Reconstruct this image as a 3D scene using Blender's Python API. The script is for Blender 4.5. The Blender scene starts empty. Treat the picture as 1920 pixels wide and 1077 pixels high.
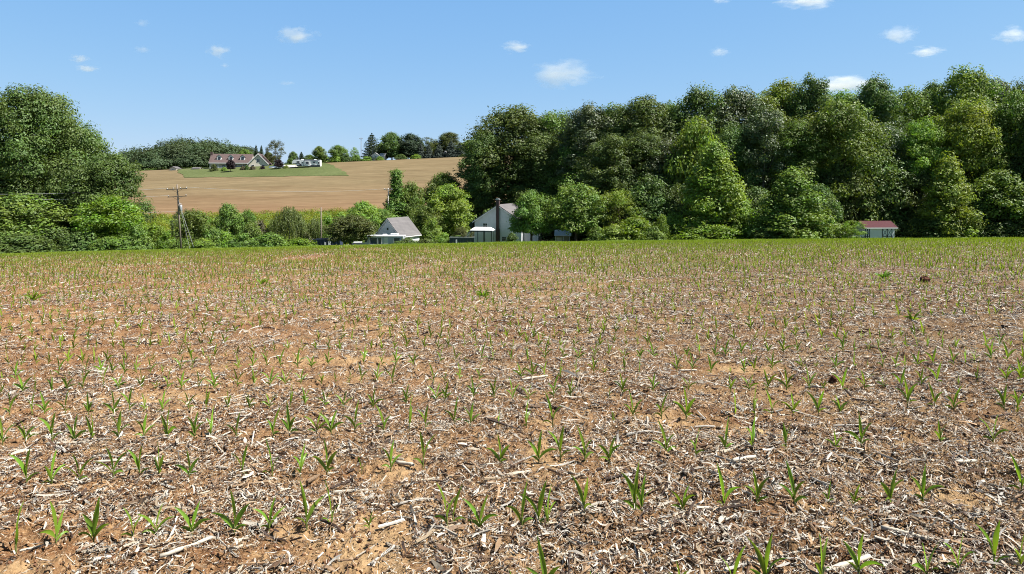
import bpy, math, random
import numpy as np
from mathutils import Vector, Matrix

R = math.radians
random.seed(11)
rng = np.random.default_rng(11)
SC = bpy.context.scene
COL = SC.collection

# ------------------------------------------------------------------ camera
FPX = 1300.0          # focal length in pixels of the 1920 px wide photograph
HY = 350.0            # image row of the true horizon
CZ = 1.6              # eye height
cam_d = bpy.data.cameras.new('camera')
cam = bpy.data.objects.new('camera', cam_d)
COL.objects.link(cam)
cam.location = (0, 0, CZ)
cam.rotation_euler = (R(90), 0, 0)
cam_d.sensor_fit = 'HORIZONTAL'
cam_d.sensor_width = 36.0
cam_d.lens = FPX / 1920 * 36
cam_d.shift_y = -(538.5 - HY) / 1920
cam_d.clip_start = 0.05
cam_d.clip_end = 30000
SC.camera = cam

# ------------------------------------------------------------------ light
SUN_EL, SUN_AZ = R(55), R(-8)       # azimuth measured from +X (right) towards +Y (away)
to_sun = Vector((math.cos(SUN_AZ) * math.cos(SUN_EL), math.sin(SUN_AZ) * math.cos(SUN_EL), math.sin(SUN_EL)))
sun_d = bpy.data.lights.new('sun', 'SUN')
sun_d.energy = 5.0
sun_d.angle = R(0.5)
sun_d.color = (1.0, 0.965, 0.91)
sun = bpy.data.objects.new('sun', sun_d)
COL.objects.link(sun)
sun.rotation_euler = to_sun.to_track_quat('Z', 'Y').to_euler()
sun.location = (60, 20, 120)

world = bpy.data.worlds.new("World")
SC.world = world
world.use_nodes = True
wt = world.node_tree
wt.nodes.clear()
sky = wt.nodes.new('ShaderNodeTexSky')
sky.sky_type = 'NISHITA'
sky.sun_disc = False
sky.sun_elevation = SUN_EL
sky.sun_rotation = math.pi / 2 - SUN_AZ
sky.altitude = 150
sky.air_density = 1.0
sky.dust_density = 0.1
sky.ozone_density = 2.5
bg = wt.nodes.new('ShaderNodeBackground')
bg.inputs['Strength'].default_value = 0.056
wo = wt.nodes.new('ShaderNodeOutputWorld')
# richer blue towards the horizon; zenith above the view dimmed to deepen shadows
w_sep = wt.nodes.new('ShaderNodeSeparateColor'); wt.links.new(sky.outputs[0], w_sep.inputs[0])
w_com = wt.nodes.new('ShaderNodeCombineColor')
def w_math(op, a, b):
    m = wt.nodes.new('ShaderNodeMath'); m.operation = op
    for i, v in enumerate((a, b)):
        if isinstance(v, (int, float)): m.inputs[i].default_value = v
        else: wt.links.new(v, m.inputs[i])
    return m.outputs[0]
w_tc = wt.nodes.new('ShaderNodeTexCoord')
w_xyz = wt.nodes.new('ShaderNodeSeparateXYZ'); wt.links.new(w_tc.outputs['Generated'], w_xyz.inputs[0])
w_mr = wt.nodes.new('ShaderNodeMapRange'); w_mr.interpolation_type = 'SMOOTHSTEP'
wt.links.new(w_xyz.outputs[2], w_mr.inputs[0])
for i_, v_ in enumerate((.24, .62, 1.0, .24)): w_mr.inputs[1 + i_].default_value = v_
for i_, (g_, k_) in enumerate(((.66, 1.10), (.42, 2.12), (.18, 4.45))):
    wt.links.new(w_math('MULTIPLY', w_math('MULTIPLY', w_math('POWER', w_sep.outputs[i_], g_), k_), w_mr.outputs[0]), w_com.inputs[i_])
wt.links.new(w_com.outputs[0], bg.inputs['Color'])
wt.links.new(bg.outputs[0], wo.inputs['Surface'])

SC.view_settings.view_transform = 'Standard'
SC.view_settings.look = 'None'
SC.view_settings.exposure = 1.39
SC.view_settings.gamma = 1
SC.render.engine = 'CYCLES'
SC.cycles.use_denoising = True
try:
    SC.cycles.denoiser = 'OPENIMAGEDENOISE'; SC.cycles.denoising_input_passes = 'RGB_ALBEDO_NORMAL'; SC.cycles.denoising_prefilter = 'NONE'
except Exception: pass
SC.cycles.filter_width = 1.0
SC.cycles.max_bounces = 6
SC.cycles.diffuse_bounces = 3
SC.cycles.glossy_bounces = 2
SC.cycles.transmission_bounces = 4
SC.cycles.volume_bounces = 4
SC.cycles.sample_clamp_indirect = 4

# ------------------------------------------------------------------ object helpers
def tag(o, label=None, cat=None, group=None, kind=None):
    if label: o['label'] = label
    if cat: o['category'] = cat
    if group: o['group'] = group
    if kind: o['kind'] = kind
    return o

def link(o):
    COL.objects.link(o)
    return o

def thing(name, label, cat, loc=(0, 0, 0), rz=0.0, group=None):
    o = link(bpy.data.objects.new(name, None))
    o.empty_display_size = 0.3
    o.location = loc
    o.rotation_euler = (0, 0, rz)
    return tag(o, label, cat, group)

def np_mesh(name, V, F, col=None, smooth=False):
    """V (n,3) float, F (m,k) int -> mesh; col (n,3) -> point colour attribute Col"""
    V = np.ascontiguousarray(V, dtype=np.float32)
    F = np.ascontiguousarray(F, dtype=np.int32)
    me = bpy.data.meshes.new(name)
    m, k = F.shape
    me.vertices.add(len(V))
    me.vertices.foreach_set('co', V.ravel())
    me.loops.add(m * k)
    me.loops.foreach_set('vertex_index', F.ravel())
    me.polygons.add(m)
    me.polygons.foreach_set('loop_start', np.arange(0, m * k, k, dtype=np.int32))
    try:
        me.polygons.foreach_set('loop_total', np.full(m, k, dtype=np.int32))
    except Exception:
        pass
    me.polygons.foreach_set('use_smooth', np.full(m, smooth, dtype=bool))
    me.update(calc_edges=True)
    if col is not None:
        a = me.attributes.new('Col', 'FLOAT_COLOR', 'POINT')
        c = np.ones((len(V), 4), dtype=np.float32)
        c[:, :3] = col
        a.data.foreach_set('color', c.ravel())
    return me

def put(name, me, mat, parent=None, loc=None):
    o = link(bpy.data.objects.new(name, me))
    if mat is not None:
        if len(me.materials) == 0:
            me.materials.append(mat)
        o.material_slots[0].link = 'OBJECT'
        o.material_slots[0].material = mat
    if parent: o.parent = parent
    if loc is not None: o.location = loc
    return o

class MB:
    """collects boxes, tubes and prisms into ONE mesh object"""
    def __init__(s): s.v, s.f, s.sm = [], [], []
    def add(s, vs, fs, smooth=False):
        n = len(s.v)
        s.v += [tuple(v) for v in vs]
        s.f += [tuple(i + n for i in f) for f in fs]
        s.sm += [smooth] * len(fs)
        return s
    def box(s, x0, x1, y0, y1, z0, z1):
        vs = [(x0, y0, z0), (x1, y0, z0), (x1, y1, z0), (x0, y1, z0), (x0, y0, z1), (x1, y0, z1), (x1, y1, z1), (x0, y1, z1)]
        return s.add(vs, [(0, 3, 2, 1), (4, 5, 6, 7), (0, 1, 5, 4), (1, 2, 6, 5), (2, 3, 7, 6), (3, 0, 4, 7)])
    def bbox(s, x0, x1, y0, y1, z0, z1, b=0.05):
        """box with chamfered vertical and top edges"""
        vs = []
        for z, i in ((z0, 0), (z1 - b, 0), (z1, b)):
            X0, X1, Y0, Y1 = x0 + i, x1 - i, y0 + i, y1 - i
            vs += [(X0 + b, Y0, z), (X1 - b, Y0, z), (X1, Y0 + b, z), (X1, Y1 - b, z), (X1 - b, Y1, z), (X0 + b, Y1, z), (X0, Y1 - b, z), (X0, Y0 + b, z)]
        fs = [tuple(range(7, -1, -1)), tuple(range(16, 24))]
        for r in (0, 8):
            for k in range(8):
                fs.append((r + k, r + (k + 1) % 8, r + 8 + (k + 1) % 8, r + 8 + k))
        return s.add(vs, fs)
    def tube(s, pts, rads, n=8, cap=True):
        pts = [Vector(p) for p in pts]
        vs, fs = [], []
        for i, p in enumerate(pts):
            d = (pts[min(i + 1, len(pts) - 1)] - pts[max(i - 1, 0)]).normalized()
            a = d.orthogonal().normalized() if abs(d.z) < .98 else Vector((1, 0, 0))
            a = (a - d * a.dot(d)).normalized()
            b = d.cross(a)
            for k in range(n):
                t = 2 * math.pi * k / n
                vs.append(p + (a * math.cos(t) + b * math.sin(t)) * rads[i])
        for i in range(len(pts) - 1):
            for k in range(n):
                k2 = (k + 1) % n
                fs.append((i * n + k, i * n + k2, (i + 1) * n + k2, (i + 1) * n + k))
        s.add(vs, fs, True)
        if cap:
            s.f += [tuple(len(s.v) - len(vs) + k for k in range(n - 1, -1, -1)), tuple(len(s.v) - n + k for k in range(n))]
            s.sm += [False, False]
        return s
    def prism(s, poly, y0, y1):
        """polygon in x,z extruded from y0 to y1"""
        n = len(poly)
        vs = [(x, y0, z) for x, z in poly] + [(x, y1, z) for x, z in poly]
        fs = [tuple(range(n)), tuple(range(2 * n - 1, n - 1, -1))]
        for k in range(n):
            k2 = (k + 1) % n
            fs.append((k2, k, n + k, n + k2))
        return s.add(vs, fs)
    def prismx(s, poly, x0, x1):
        """polygon in y,z extruded from x0 to x1"""
        n = len(poly)
        vs = [(x0, y, z) for y, z in poly] + [(x1, y, z) for y, z in poly]
        fs = [tuple(range(n - 1, -1, -1)), tuple(range(n, 2 * n))]
        for k in range(n):
            k2 = (k + 1) % n
            fs.append((k, k2, n + k2, n + k))
        return s.add(vs, fs)
    def build(s, name, mat, parent=None):
        me = bpy.data.meshes.new(name)
        me.from_pydata(s.v, [], s.f)
        me.polygons.foreach_set('use_smooth', s.sm)
        me.update()
        return put(name, me, mat, parent)

# ------------------------------------------------------------------ noise
def vnoise(x, y, seed=0):
    x = np.asarray(x, dtype=np.float64); y = np.asarray(y, dtype=np.float64)
    xi = np.floor(x); yi = np.floor(y)
    fx = x - xi; fy = y - yi
    fx = fx * fx * (3 - 2 * fx); fy = fy * fy * (3 - 2 * fy)
    xi = xi.astype(np.int64); yi = yi.astype(np.int64)
    def h(a, b):
        v = (a * 374761393 + b * 668265263 + seed * 974711) & 0xFFFFFFFF
        v = ((v ^ (v >> 13)) * 1274126177) & 0xFFFFFFFF
        v = ((v ^ (v >> 15)) * 2246822519) & 0xFFFFFFFF
        return (v ^ (v >> 16)) / 4294967295.0
    a = h(xi, yi); b = h(xi + 1, yi); c = h(xi, yi + 1); d = h(xi + 1, yi + 1)
    return (a * (1 - fx) + b * fx) * (1 - fy) + (c * (1 - fx) + d * fx) * fy

def sstep(a, b, x):
    t = np.clip((np.asarray(x, dtype=np.float64) - a) / (b - a), 0, 1)
    return t * t * (3 - 2 * t)

# ------------------------------------------------------------------ terrain
def G(X, Y):
    """large form of the land: convex field, valley, opposite hill"""
    X = np.asarray(X, dtype=np.float64); Y = np.asarray(Y, dtype=np.float64)
    Xc = np.clip(X, -130, 130)
    Yc = np.clip(Y, -200, 170)
    f = -(.0385 * Yc + .00030 * Yc * np.abs(Yc)) + .0155 * Xc - .00014 * Xc * Xc
    Xl = np.clip(X, -320, 40)
    v = -9.9 + .010 * (Xl + 60)
    b = -6.4 + .026 * (Xl + 100)
    t = 8.7 + .044 * (Xl + 145)
    def prof(yy):
        out = np.where(yy < 190, v + (b - v) * np.clip((yy - 145) / 45, 0, 1), 0.0)
        out = np.where((yy >= 190) & (yy < 288), b + (t - b) * (yy - 190) / 98, out)
        out = np.where((yy >= 288) & (yy < 330), t + .4 * (yy - 288) / 42, out)
        out = np.where(yy >= 330, t + .4 - 9 * np.clip((yy - 330) / 150, 0, 1) - 60 * np.clip((yy - 480) / 2500, 0, 1), out)
        return out
    hgt = sum(prof(Y + k) for k in (-10, -5, 0, 5, 10)) / 5
    hgt = hgt + 17 * np.exp(-((X + 190) / 75) ** 2 - ((Y - 430) / 60) ** 2)
    w = sstep(108, 150, Y)
    return f * (1 - w) + hgt * w

def g1(x, y): return float(G(x, y))

def P(x, y, Y):
    """point at depth Y seen at photo pixel x, y"""
    return Vector(((x - 960) / FPX * Y, Y, CZ + (HY - y) / FPX * Y))

def gx(x, Y):
    """ground point at photo column x and depth Y"""
    X = (x - 960) / FPX * Y
    return Vector((X, Y, g1(X, Y)))

def hit(x, y, Y0=150., Y1=420.):
    """first ground point beyond Y0 along the ray through photo pixel x, y"""
    Ys = np.arange(Y0, Y1, .25)
    X = (x - 960) / FPX * Ys
    zr = CZ + (HY - y) / FPX * Ys
    k = np.nonzero(G(X, Ys) >= zr)[0]
    i = k[0] if len(k) else len(Ys) - 1
    return Vector((X[i], Ys[i], g1(X[i], Ys[i])))

def relief(X, Y, cell):
    """clods and hollows of the tilled soil; octaves finer than the mesh are left out"""
    def oct_(lam, amp, seed, ridge=False):
        n = vnoise(X / lam, Y / lam, seed)
        n = (1 - np.abs(2 * n - 1)) if ridge else n
        return amp * (n - .5) * np.clip(lam / (cell * 3.0) - .3, 0, 1)
    z = oct_(1.3, .05, 1) + oct_(.42, .035, 2) + oct_(.15, .034, 3) + oct_(.06, .026, 4, True) + oct_(.027, .014, 5)
    n = vnoise(X / .11 + 40, Y / .11, 6)
    z += np.clip(n - .72, 0, 1) * .10 * np.clip(.11 / (cell * 3) - .3, 0, 1)
    z *= .55 + .9 * vnoise(X / .7, Y / .7, 9)
    return z

NCOL, NROW = 1000, 820
def cell_at(Y): return (np.abs(Y) + 1.6) * 2.1 / NCOL
def S(X, Y):
    """soil surface of the near field"""
    return G(X, Y) + relief(X, Y, cell_at(Y))

# ------------------------------------------------------------------ materials
def new_mat(name):
    m = bpy.data.materials.new(name)
    m.use_nodes = True
    nt = m.node_tree
    return m, nt, nt.nodes['Principled BSDF'], nt.nodes['Material Output']

def N(nt, typ, **kw):
    n = nt.nodes.new(typ)
    for k, v in kw.items():
        if k in n.inputs: n.inputs[k].default_value = v
        else: setattr(n, k, v)
    return n

def ramp(nt, fac, stops):
    r = nt.nodes.new('ShaderNodeValToRGB')
    e = r.color_ramp.elements
    while len(e) < len(stops): e.new(.5)
    for i, (p, c) in enumerate(stops):
        e[i].position = p
        e[i].color = (*c, 1)
    nt.links.new(fac, r.inputs[0])
    return r.outputs[0]

def mixc(nt, fac, a, b, mode='MIX'):
    m = nt.nodes.new('ShaderNodeMix')
    m.data_type = 'RGBA'
    m.blend_type = mode
    for s, v in ((0, fac), (6, a), (7, b)):
        if hasattr(v, 'links') or hasattr(v, 'is_linked'): nt.links.new(v, m.inputs[s])
        elif s == 0: m.inputs[0].default_value = v
        else: m.inputs[s].default_value = (*v, 1)
    return m.outputs[2]

def math_(nt, op, a, b=None, clamp=False):
    m = nt.nodes.new('ShaderNodeMath')
    m.operation = op
    m.use_clamp = clamp
    for i, v in enumerate((a, b)):
        if v is None: continue
        if hasattr(v, 'is_linked'): nt.links.new(v, m.inputs[i])
        else: m.inputs[i].default_value = v
    return m.outputs[0]

def noise(nt, scale, detail=4, rough=.6, vec=None, dist=0):
    n = nt.nodes.new('ShaderNodeTexNoise')
    n.inputs['Scale'].default_value = scale
    n.inputs['Detail'].default_value = detail
    n.inputs['Roughness'].default_value = rough
    n.inputs['Distortion'].default_value = dist
    if vec is not None: nt.links.new(vec, n.inputs['Vector'])
    return n.outputs[0]

def objco(nt, scale=None):
    t = nt.nodes.new('ShaderNodeTexCoord').outputs['Object']
    if scale:
        m = nt.nodes.new('ShaderNodeMapping')
        m.inputs['Scale'].default_value = scale
        nt.links.new(t, m.inputs[0])
        return m.outputs[0]
    return t

def bump(nt, b, height, strength, dist):
    n = nt.nodes.new('ShaderNodeBump')
    n.inputs['Strength'].default_value = strength
    n.inputs['Distance'].default_value = dist
    nt.links.new(height, n.inputs['Height'])
    nt.links.new(n.outputs[0], b.inputs['Normal'])

def paint(name, col, rough=.6, var=.25, scale=3.0, spec=.3, metal=0.0, stretch=None, bmp=0.0):
    """weathered plain surface: colour broken by two scales of noise"""
    m, nt, b, o = new_mat(name)
    co = objco(nt, stretch)
    n1 = noise(nt, scale, 5, .65, co)
    n2 = noise(nt, scale * 9, 3, .6, co)
    f = math_(nt, 'ADD', math_(nt, 'MULTIPLY', n1, .7), math_(nt, 'MULTIPLY', n2, .3))
    lo = tuple(c * (1 - var) for c in col); hi = tuple(min(1, c * (1 + var)) for c in col)
    nt.links.new(ramp(nt, f, [(.3, lo), (.7, hi)]), b.inputs['Base Color'])
    b.inputs['Roughness'].default_value = rough
    b.inputs['Specular IOR Level'].default_value = spec
    b.inputs['Metallic'].default_value = metal
    if bmp: bump(nt, b, n2, bmp, .02)
    return m

def siding(name, col, pitch=.2):
    """horizontal clapboards"""
    m, nt, b, o = new_mat(name)
    co = objco(nt)
    sep = nt.nodes.new('ShaderNodeSeparateXYZ'); nt.links.new(co, sep.inputs[0])
    saw = math_(nt, 'FRACT', math_(nt, 'DIVIDE', sep.outputs[2], pitch))
    n1 = noise(nt, 1.2, 5, .65, co)
    c1 = ramp(nt, n1, [(.3, tuple(c * .86 for c in col)), (.7, col)])
    line = math_(nt, 'LESS_THAN', saw, .1)
    nt.links.new(mixc(nt, math_(nt, 'MULTIPLY', line, .10), c1, tuple(c * .45 for c in col)), b.inputs['Base Color'])
    b.inputs['Roughness'].default_value = .55
    bump(nt, b, saw, .12, .01)
    return m

def shingle(name, c0, c1, pitch=.22):
    m, nt, b, o = new_mat(name)
    co = objco(nt)
    br = nt.nodes.new('ShaderNodeTexBrick')
    br.inputs['Scale'].default_value = 1.0
    br.inputs['Brick Width'].default_value = .35
    br.inputs['Row Height'].default_value = pitch
    br.inputs['Mortar Size'].default_value = .012
    br.inputs['Color1'].default_value = (*c0, 1)
    br.inputs['Color2'].default_value = (*c1, 1)
    br.inputs['Mortar'].default_value = (*[c * .4 for c in c0], 1)
    mp = nt.nodes.new('ShaderNodeMapping')
    mp.inputs['Rotation'].default_value = (R(90), 0, 0)
    nt.links.new(co, mp.inputs[0]); nt.links.new(mp.outputs[0], br.inputs[0])
    n1 = noise(nt, .7, 5, .7, co)
    nt.links.new(mixc(nt, .5, br.outputs[0], ramp(nt, n1, [(.3, tuple(c * .75 for c in c0)), (.7, tuple(c * 1.2 for c in c1))])), b.inputs['Base Color'])
    b.inputs['Roughness'].default_value = .8
    return m

def leaf_mat(name, col, trans=.32, spec=.22, rough=.5, hue=.035, bark=None):
    """foliage: colour from the per-leaf attribute and a per-tree offset, part of the light passes through"""
    m, nt, b, o = new_mat(name)
    at = nt.nodes.new('ShaderNodeAttribute'); at.attribute_name = 'Col'
    oi = nt.nodes.new('ShaderNodeObjectInfo')
    hs = nt.nodes.new('ShaderNodeHueSaturation')
    hs.inputs['Color'].default_value = (*col, 1)
    sep = nt.nodes.new('ShaderNodeSeparateColor'); nt.links.new(at.outputs['Color'], sep.inputs[0])
    h = math_(nt, 'ADD', math_(nt, 'MULTIPLY', math_(nt, 'SUBTRACT', sep.outputs[1], .5), hue * 1.4), math_(nt, 'MULTIPLY', math_(nt, 'SUBTRACT', oi.outputs['Random'], .5), hue))
    nt.links.new(math_(nt, 'ADD', h, .5), hs.inputs['Hue'])
    vv = math_(nt, 'MULTIPLY', math_(nt, 'ADD', math_(nt, 'MULTIPLY', sep.outputs[0], .9), .55), math_(nt, 'ADD', math_(nt, 'MULTIPLY', oi.outputs['Random'], .3), .85))
    nt.links.new(vv, hs.inputs['Value'])
    nt.links.new(math_(nt, 'ADD', math_(nt, 'MULTIPLY', sep.outputs[2], .3), .85), hs.inputs['Saturation'])
    nt.links.new(hs.outputs[0], b.inputs['Base Color'])
    b.inputs['Roughness'].default_value = rough
    b.inputs['Specular IOR Level'].default_value = spec
    tr = nt.nodes.new('ShaderNodeBsdfTranslucent')
    g = mixc(nt, 1.0, hs.outputs[0], (1.25, 1.2, .55), 'MULTIPLY')
    nt.links.new(g, tr.inputs['Color'])
    mx = nt.nodes.new('ShaderNodeMixShader')
    mx.inputs[0].default_value = trans
    nt.links.new(b.outputs[0], mx.inputs[1]); nt.links.new(tr.outputs[0], mx.inputs[2])
    nt.links.new(mx.outputs[0], o.inputs['Surface'])
    return m

def attr_mat(name, rough=.8, spec=.2, trans=0.0):
    m, nt, b, o = new_mat(name)
    at = nt.nodes.new('ShaderNodeAttribute'); at.attribute_name = 'Col'
    co = objco(nt)
    n1 = noise(nt, 90, 3, .6, co)
    nt.links.new(mixc(nt, 1.0, at.outputs['Color'], ramp(nt, n1, [(.3, (.72, .70, .66)), (.65, (1.05, 1.05, 1.05))]), 'MULTIPLY'), b.inputs['Base Color'])
    b.inputs['Roughness'].default_value = rough
    b.inputs['Specular IOR Level'].default_value = spec
    return m

def soil_mat():
    m, nt, b, o = new_mat('tilled_red_soil')
    co = objco(nt)
    n1 = noise(nt, .55, 5, .62, co, .4)
    n2 = noise(nt, 5.5, 6, .7, co)
    n3 = noise(nt, 60, 4, .7, co)
    c = ramp(nt, n1, [(.34, (0.132, 0.062, 0.028)), (.5, (0.192, 0.122, 0.065)), (.66, (0.285, 0.205, 0.118))])
    c = mixc(nt, .55, c, ramp(nt, n2, [(.33, (0.078, 0.036, 0.019)), (.50, (0.175, 0.106, 0.055)), (.64, (0.300, 0.222, 0.128))]))
    c = mixc(nt, 1.0, c, ramp(nt, n3, [(.32, (.30, .26, .24)), (.60, (1.12, 1.10, 1.05))]), 'MULTIPLY')  # shade of the fine hollows deepened in the colour
    # fine chaff too small to model one by one
    ch = noise(nt, 130, 2, .55, objco(nt, (1, .55, 1)))
    chm = math_(nt, 'GREATER_THAN', ch, .615)
    c = mixc(nt, math_(nt, 'MULTIPLY', chm, .75), c, (.31, .25, .17))
    # redder towards the left side of the field
    geo = nt.nodes.new('ShaderNodeNewGeometry')
    sp = nt.nodes.new('ShaderNodeSeparateXYZ'); nt.links.new(geo.outputs['Position'], sp.inputs[0])
    rr = math_(nt, 'MULTIPLY', sp.outputs[0], .09)
    f = math_(nt, 'ADD', math_(nt, 'MULTIPLY', rr, -.7), .35, True)
    c = mixc(nt, math_(nt, 'MULTIPLY', f, .75), c, mixc(nt, 1.0, c, (1.12, .88, .68), 'MULTIPLY'))
    # darker humus-rich soil towards the right, pale dry sand where the crust lies open
    g_ = math_(nt, 'ADD', math_(nt, 'MULTIPLY', sp.outputs[0], .10), .35, True)
    c = mixc(nt, math_(nt, 'MULTIPLY', g_, .85), c, mixc(nt, 1.0, c, (.70, .665, .60), 'MULTIPLY'))
    sa = nt.nodes.new('ShaderNodeAttribute'); sa.attribute_name = 'Col'
    sc_ = nt.nodes.new('ShaderNodeSeparateColor'); nt.links.new(sa.outputs['Color'], sc_.inputs[0])
    sand = mixc(nt, n2, (.20, .105, .045), (.36, .26, .14))
    c = mixc(nt, math_(nt, 'MULTIPLY', sc_.outputs[0], math_(nt, 'ADD', math_(nt, 'MULTIPLY', n3, 1.2), .15, True)), c, sand)
    nt.links.new(c, b.inputs['Base Color'])
    b.inputs['Roughness'].default_value = .95
    b.inputs['Specular IOR Level'].default_value = .1
    bump(nt, b, math_(nt, 'ADD', math_(nt, 'MULTIPLY', n3, .6), math_(nt, 'MULTIPLY', n2, .4)), .9, .02)
    return m

def ground_mat(name, stops, scale, streak=None, rough=.95, fine=25.0, fine_amt=(.7, 1.15)):
    m, nt, b, o = new_mat(name)
    co = objco(nt, streak)
    n1 = noise(nt, scale, 6, .65, co, .3)
    n2 = noise(nt, scale * fine, 4, .7, co)
    c = ramp(nt, n1, stops)
    c = mixc(nt, 1.0, c, ramp(nt, n2, [(.3, (fine_amt[0],) * 3), (.7, (fine_amt[1],) * 3)]), 'MULTIPLY')
    nt.links.new(c, b.inputs['Base Color'])
    b.inputs['Roughness'].default_value = rough
    b.inputs['Specular IOR Level'].default_value = .1
    return m, nt, b, c

M = {}
M['soil'] = soil_mat()
M['meadow'] = ground_mat('meadow_grass', [(.3, (0.036, 0.059, 0.015)), (.5, (0.066, 0.106, 0.020)), (.7, (0.099, 0.132, 0.033))], .12)[0]
M['lawn'] = ground_mat('mown_lawn', [(.35, (0.065, 0.084, 0.027)), (.65, (0.092, 0.108, 0.041))], .05)[0]
hf, nt, b_, c_ = ground_mat('distant_tilled_field', [(.3, (0.118, 0.083, 0.044)), (.5, (0.140, 0.105, 0.057)), (.7, (0.165, 0.124, 0.069))], .05, (.35, 2.2, 1), fine=14, fine_amt=(.78, 1.16))
# lower edge of the far field shows the bare red soil
geo = nt.nodes.new('ShaderNodeNewGeometry'); sp = nt.nodes.new('ShaderNodeSeparateXYZ'); nt.links.new(geo.outputs['Position'], sp.inputs[0])
ff = math_(nt, 'SUBTRACT', 1.0, math_(nt, 'DIVIDE', math_(nt, 'SUBTRACT', sp.outputs[1], 188.0), 46.0), True)
ff = math_(nt, 'MULTIPLY', ff, math_(nt, 'MULTIPLY', noise(nt, .06, 4, .6), .9), True)
wv = nt.nodes.new('ShaderNodeTexNoise'); wv.inputs['Scale'].default_value = 1.0; wv.inputs['Detail'].default_value = 3
nt.links.new(objco(nt, (.06, 1.1, 1)), wv.inputs['Vector'])
cc = mixc(nt, ff, c_, (0.180, 0.087, 0.049))
cc = mixc(nt, 1.0, cc, ramp(nt, wv.outputs[0], [(.35, (.84, .84, .8)), (.65, (1.1, 1.1, 1.1))]), 'MULTIPLY')
nt.links.new(cc, b_.inputs['Base Color'])
M['hill_field'] = hf
M['drive'] = paint('pale_gravel', (0.363, 0.343, 0.310), .9, .15)
M['residue'] = attr_mat('dry_corn_residue', .7, .25)
M['grass'] = leaf_mat('verge_grass', (.20, .27, .040), .35, .3, .5)
M['corn'] = leaf_mat('corn_leaf', (.155, .245, .030), .45, .4, .38, .03)
M['corn_far'] = leaf_mat('corn_leaf_far', (.185, .265, .030), .45, .3, .45, .03)
M['corn_stem'] = leaf_mat('corn_stem', (0.102, 0.128, 0.032), .1, .3, .5, .02)
M['oak'] = leaf_mat('leaf_dark_green', (0.099, 0.149, 0.041))
M['far'] = leaf_mat('leaf_far_wood', (.072, .112, .055), .25, .1, .7)
M['mid'] = leaf_mat('leaf_mid_green', (0.131, 0.204, 0.042))
M['light'] = leaf_mat('leaf_light_green', (0.189, 0.282, 0.052), .38)
M['bright'] = leaf_mat('leaf_bright_green', (0.154, 0.234, 0.028), .42, .35)
M['olive'] = leaf_mat('leaf_olive', (0.087, 0.102, 0.031))
M['grey'] = leaf_mat('leaf_grey_green', (.090, .128, .050), .3, .5)
M['willow'] = leaf_mat('leaf_willow', (.135, .175, .055), .35, .35)
M['brown'] = leaf_mat('leaf_brown', (.115, .105, .06), .2, .2)
M['spruce'] = leaf_mat('needles_dark', (0.031, 0.051, 0.024), .1, .25, .6)
M['blue'] = leaf_mat('needles_blue', (0.071, 0.093, 0.077), .1, .25, .6)
M['purple'] = leaf_mat('leaf_purple', (0.025, 0.014, 0.017), .2, .3, .5)
M['brush'] = leaf_mat('brush_yellow_green', (0.162, 0.212, 0.023), .42, .3, .5, .05)
M['bark'] = paint('grey_brown_bark', (0.076, 0.059, 0.045), .9, .35, 6, .1, 0, (1, 1, .25), .5)
M['palebark'] = paint('pale_grey_bark', (0.198, 0.178, 0.152), .9, .3, 6, .1, 0, (1, 1, .25), .5)
M['white'] = siding('white_siding', (.60, .61, .63))
M['white2'] = paint('white_trim', (0.640, 0.640, 0.632), .5, .06)
M['cream'] = siding('cream_siding', (0.595, 0.538, 0.442))
M['roofgrey'] = shingle('grey_shingles', (0.085, 0.080, 0.083), (0.113, 0.105, 0.105))
M['roofbrown'] = shingle('brown_red_shingles', (.062, .038, .036), (.085, .055, .050))
M['roofred'] = paint('red_metal_roof', (.052, .007, .013), .35, .3, 4, .5, 0, (6, .4, 1))
M['roofwhite'] = paint('white_metal_roof', (0.640, 0.640, 0.640), .4, .08, 2, .4)
M['glass'] = paint('dark_window_glass', (.03, .035, .045), .12, .3, 2, .6)
M['blueglass'] = paint('blue_tinted_glass', (.035, .055, .10), .12, .3, 2, .6)
M['navy'] = paint('navy_steel', (.022, .030, .060), .5, .35, 3, .4)
M['darkgreen'] = paint('dark_green_steel', (.022, .040, .045), .5, .35, 3, .4)
M['black'] = paint('black_frame', (.02, .02, .024), .5, .3, 4, .3)
M['blueframe'] = paint('blue_black_door_trim', (.018, .022, .045), .5, .3, 4, .3)
M['brick'] = paint('red_brick', (.075, .052, .050), .9, .35, 9, .1, 0, (1, 1, 3))
M['wood'] = paint('weathered_pole_wood', (0.158, 0.132, 0.109), .9, .35, 5, .1, 0, (4, 4, .3), .4)
M['palewood'] = paint('pale_pole_wood', (0.277, 0.264, 0.244), .9, .3, 5, .1, 0, (4, 4, .3), .4)
M['metal'] = paint('galvanised_metal', (0.330, 0.337, 0.343), .4, .15, 4, .5, .5)
M['wire'] = paint('aluminium_wire', (0.277, 0.284, 0.290), .6, .1, 4, .3, 0)
M['tan'] = paint('tan_boards', (0.277, 0.238, 0.178), .85, .25, 5, .1, 0, (5, 5, .3))
M['rubber'] = paint('tyre_rubber', (.025, .025, .027), .8, .2)
M['carblue'] = paint('blue_grey_car_paint', (.22, .30, .42), .3, .1, 1, .6)
M['carwhite'] = paint('white_vehicle_paint', (0.624, 0.632, 0.640), .35, .06, 1, .5)
M['logs'] = paint('dark_stacked_logs', (0.050, 0.036, 0.030), .95, .5, 7, .1)

# ================================================================== the land
def grid_mesh(name, X, Y, Z, mat, smooth=True, col=None):
    r, c = X.shape
    V = np.stack([X, Y, Z], -1).reshape(-1, 3)
    i = np.arange(r * c).reshape(r, c)
    F = np.stack([i[:-1, :-1], i[:-1, 1:], i[1:, 1:], i[1:, :-1]], -1).reshape(-1, 4)
    return put(name, np_mesh(name, V, F, col, smooth), mat)

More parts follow.
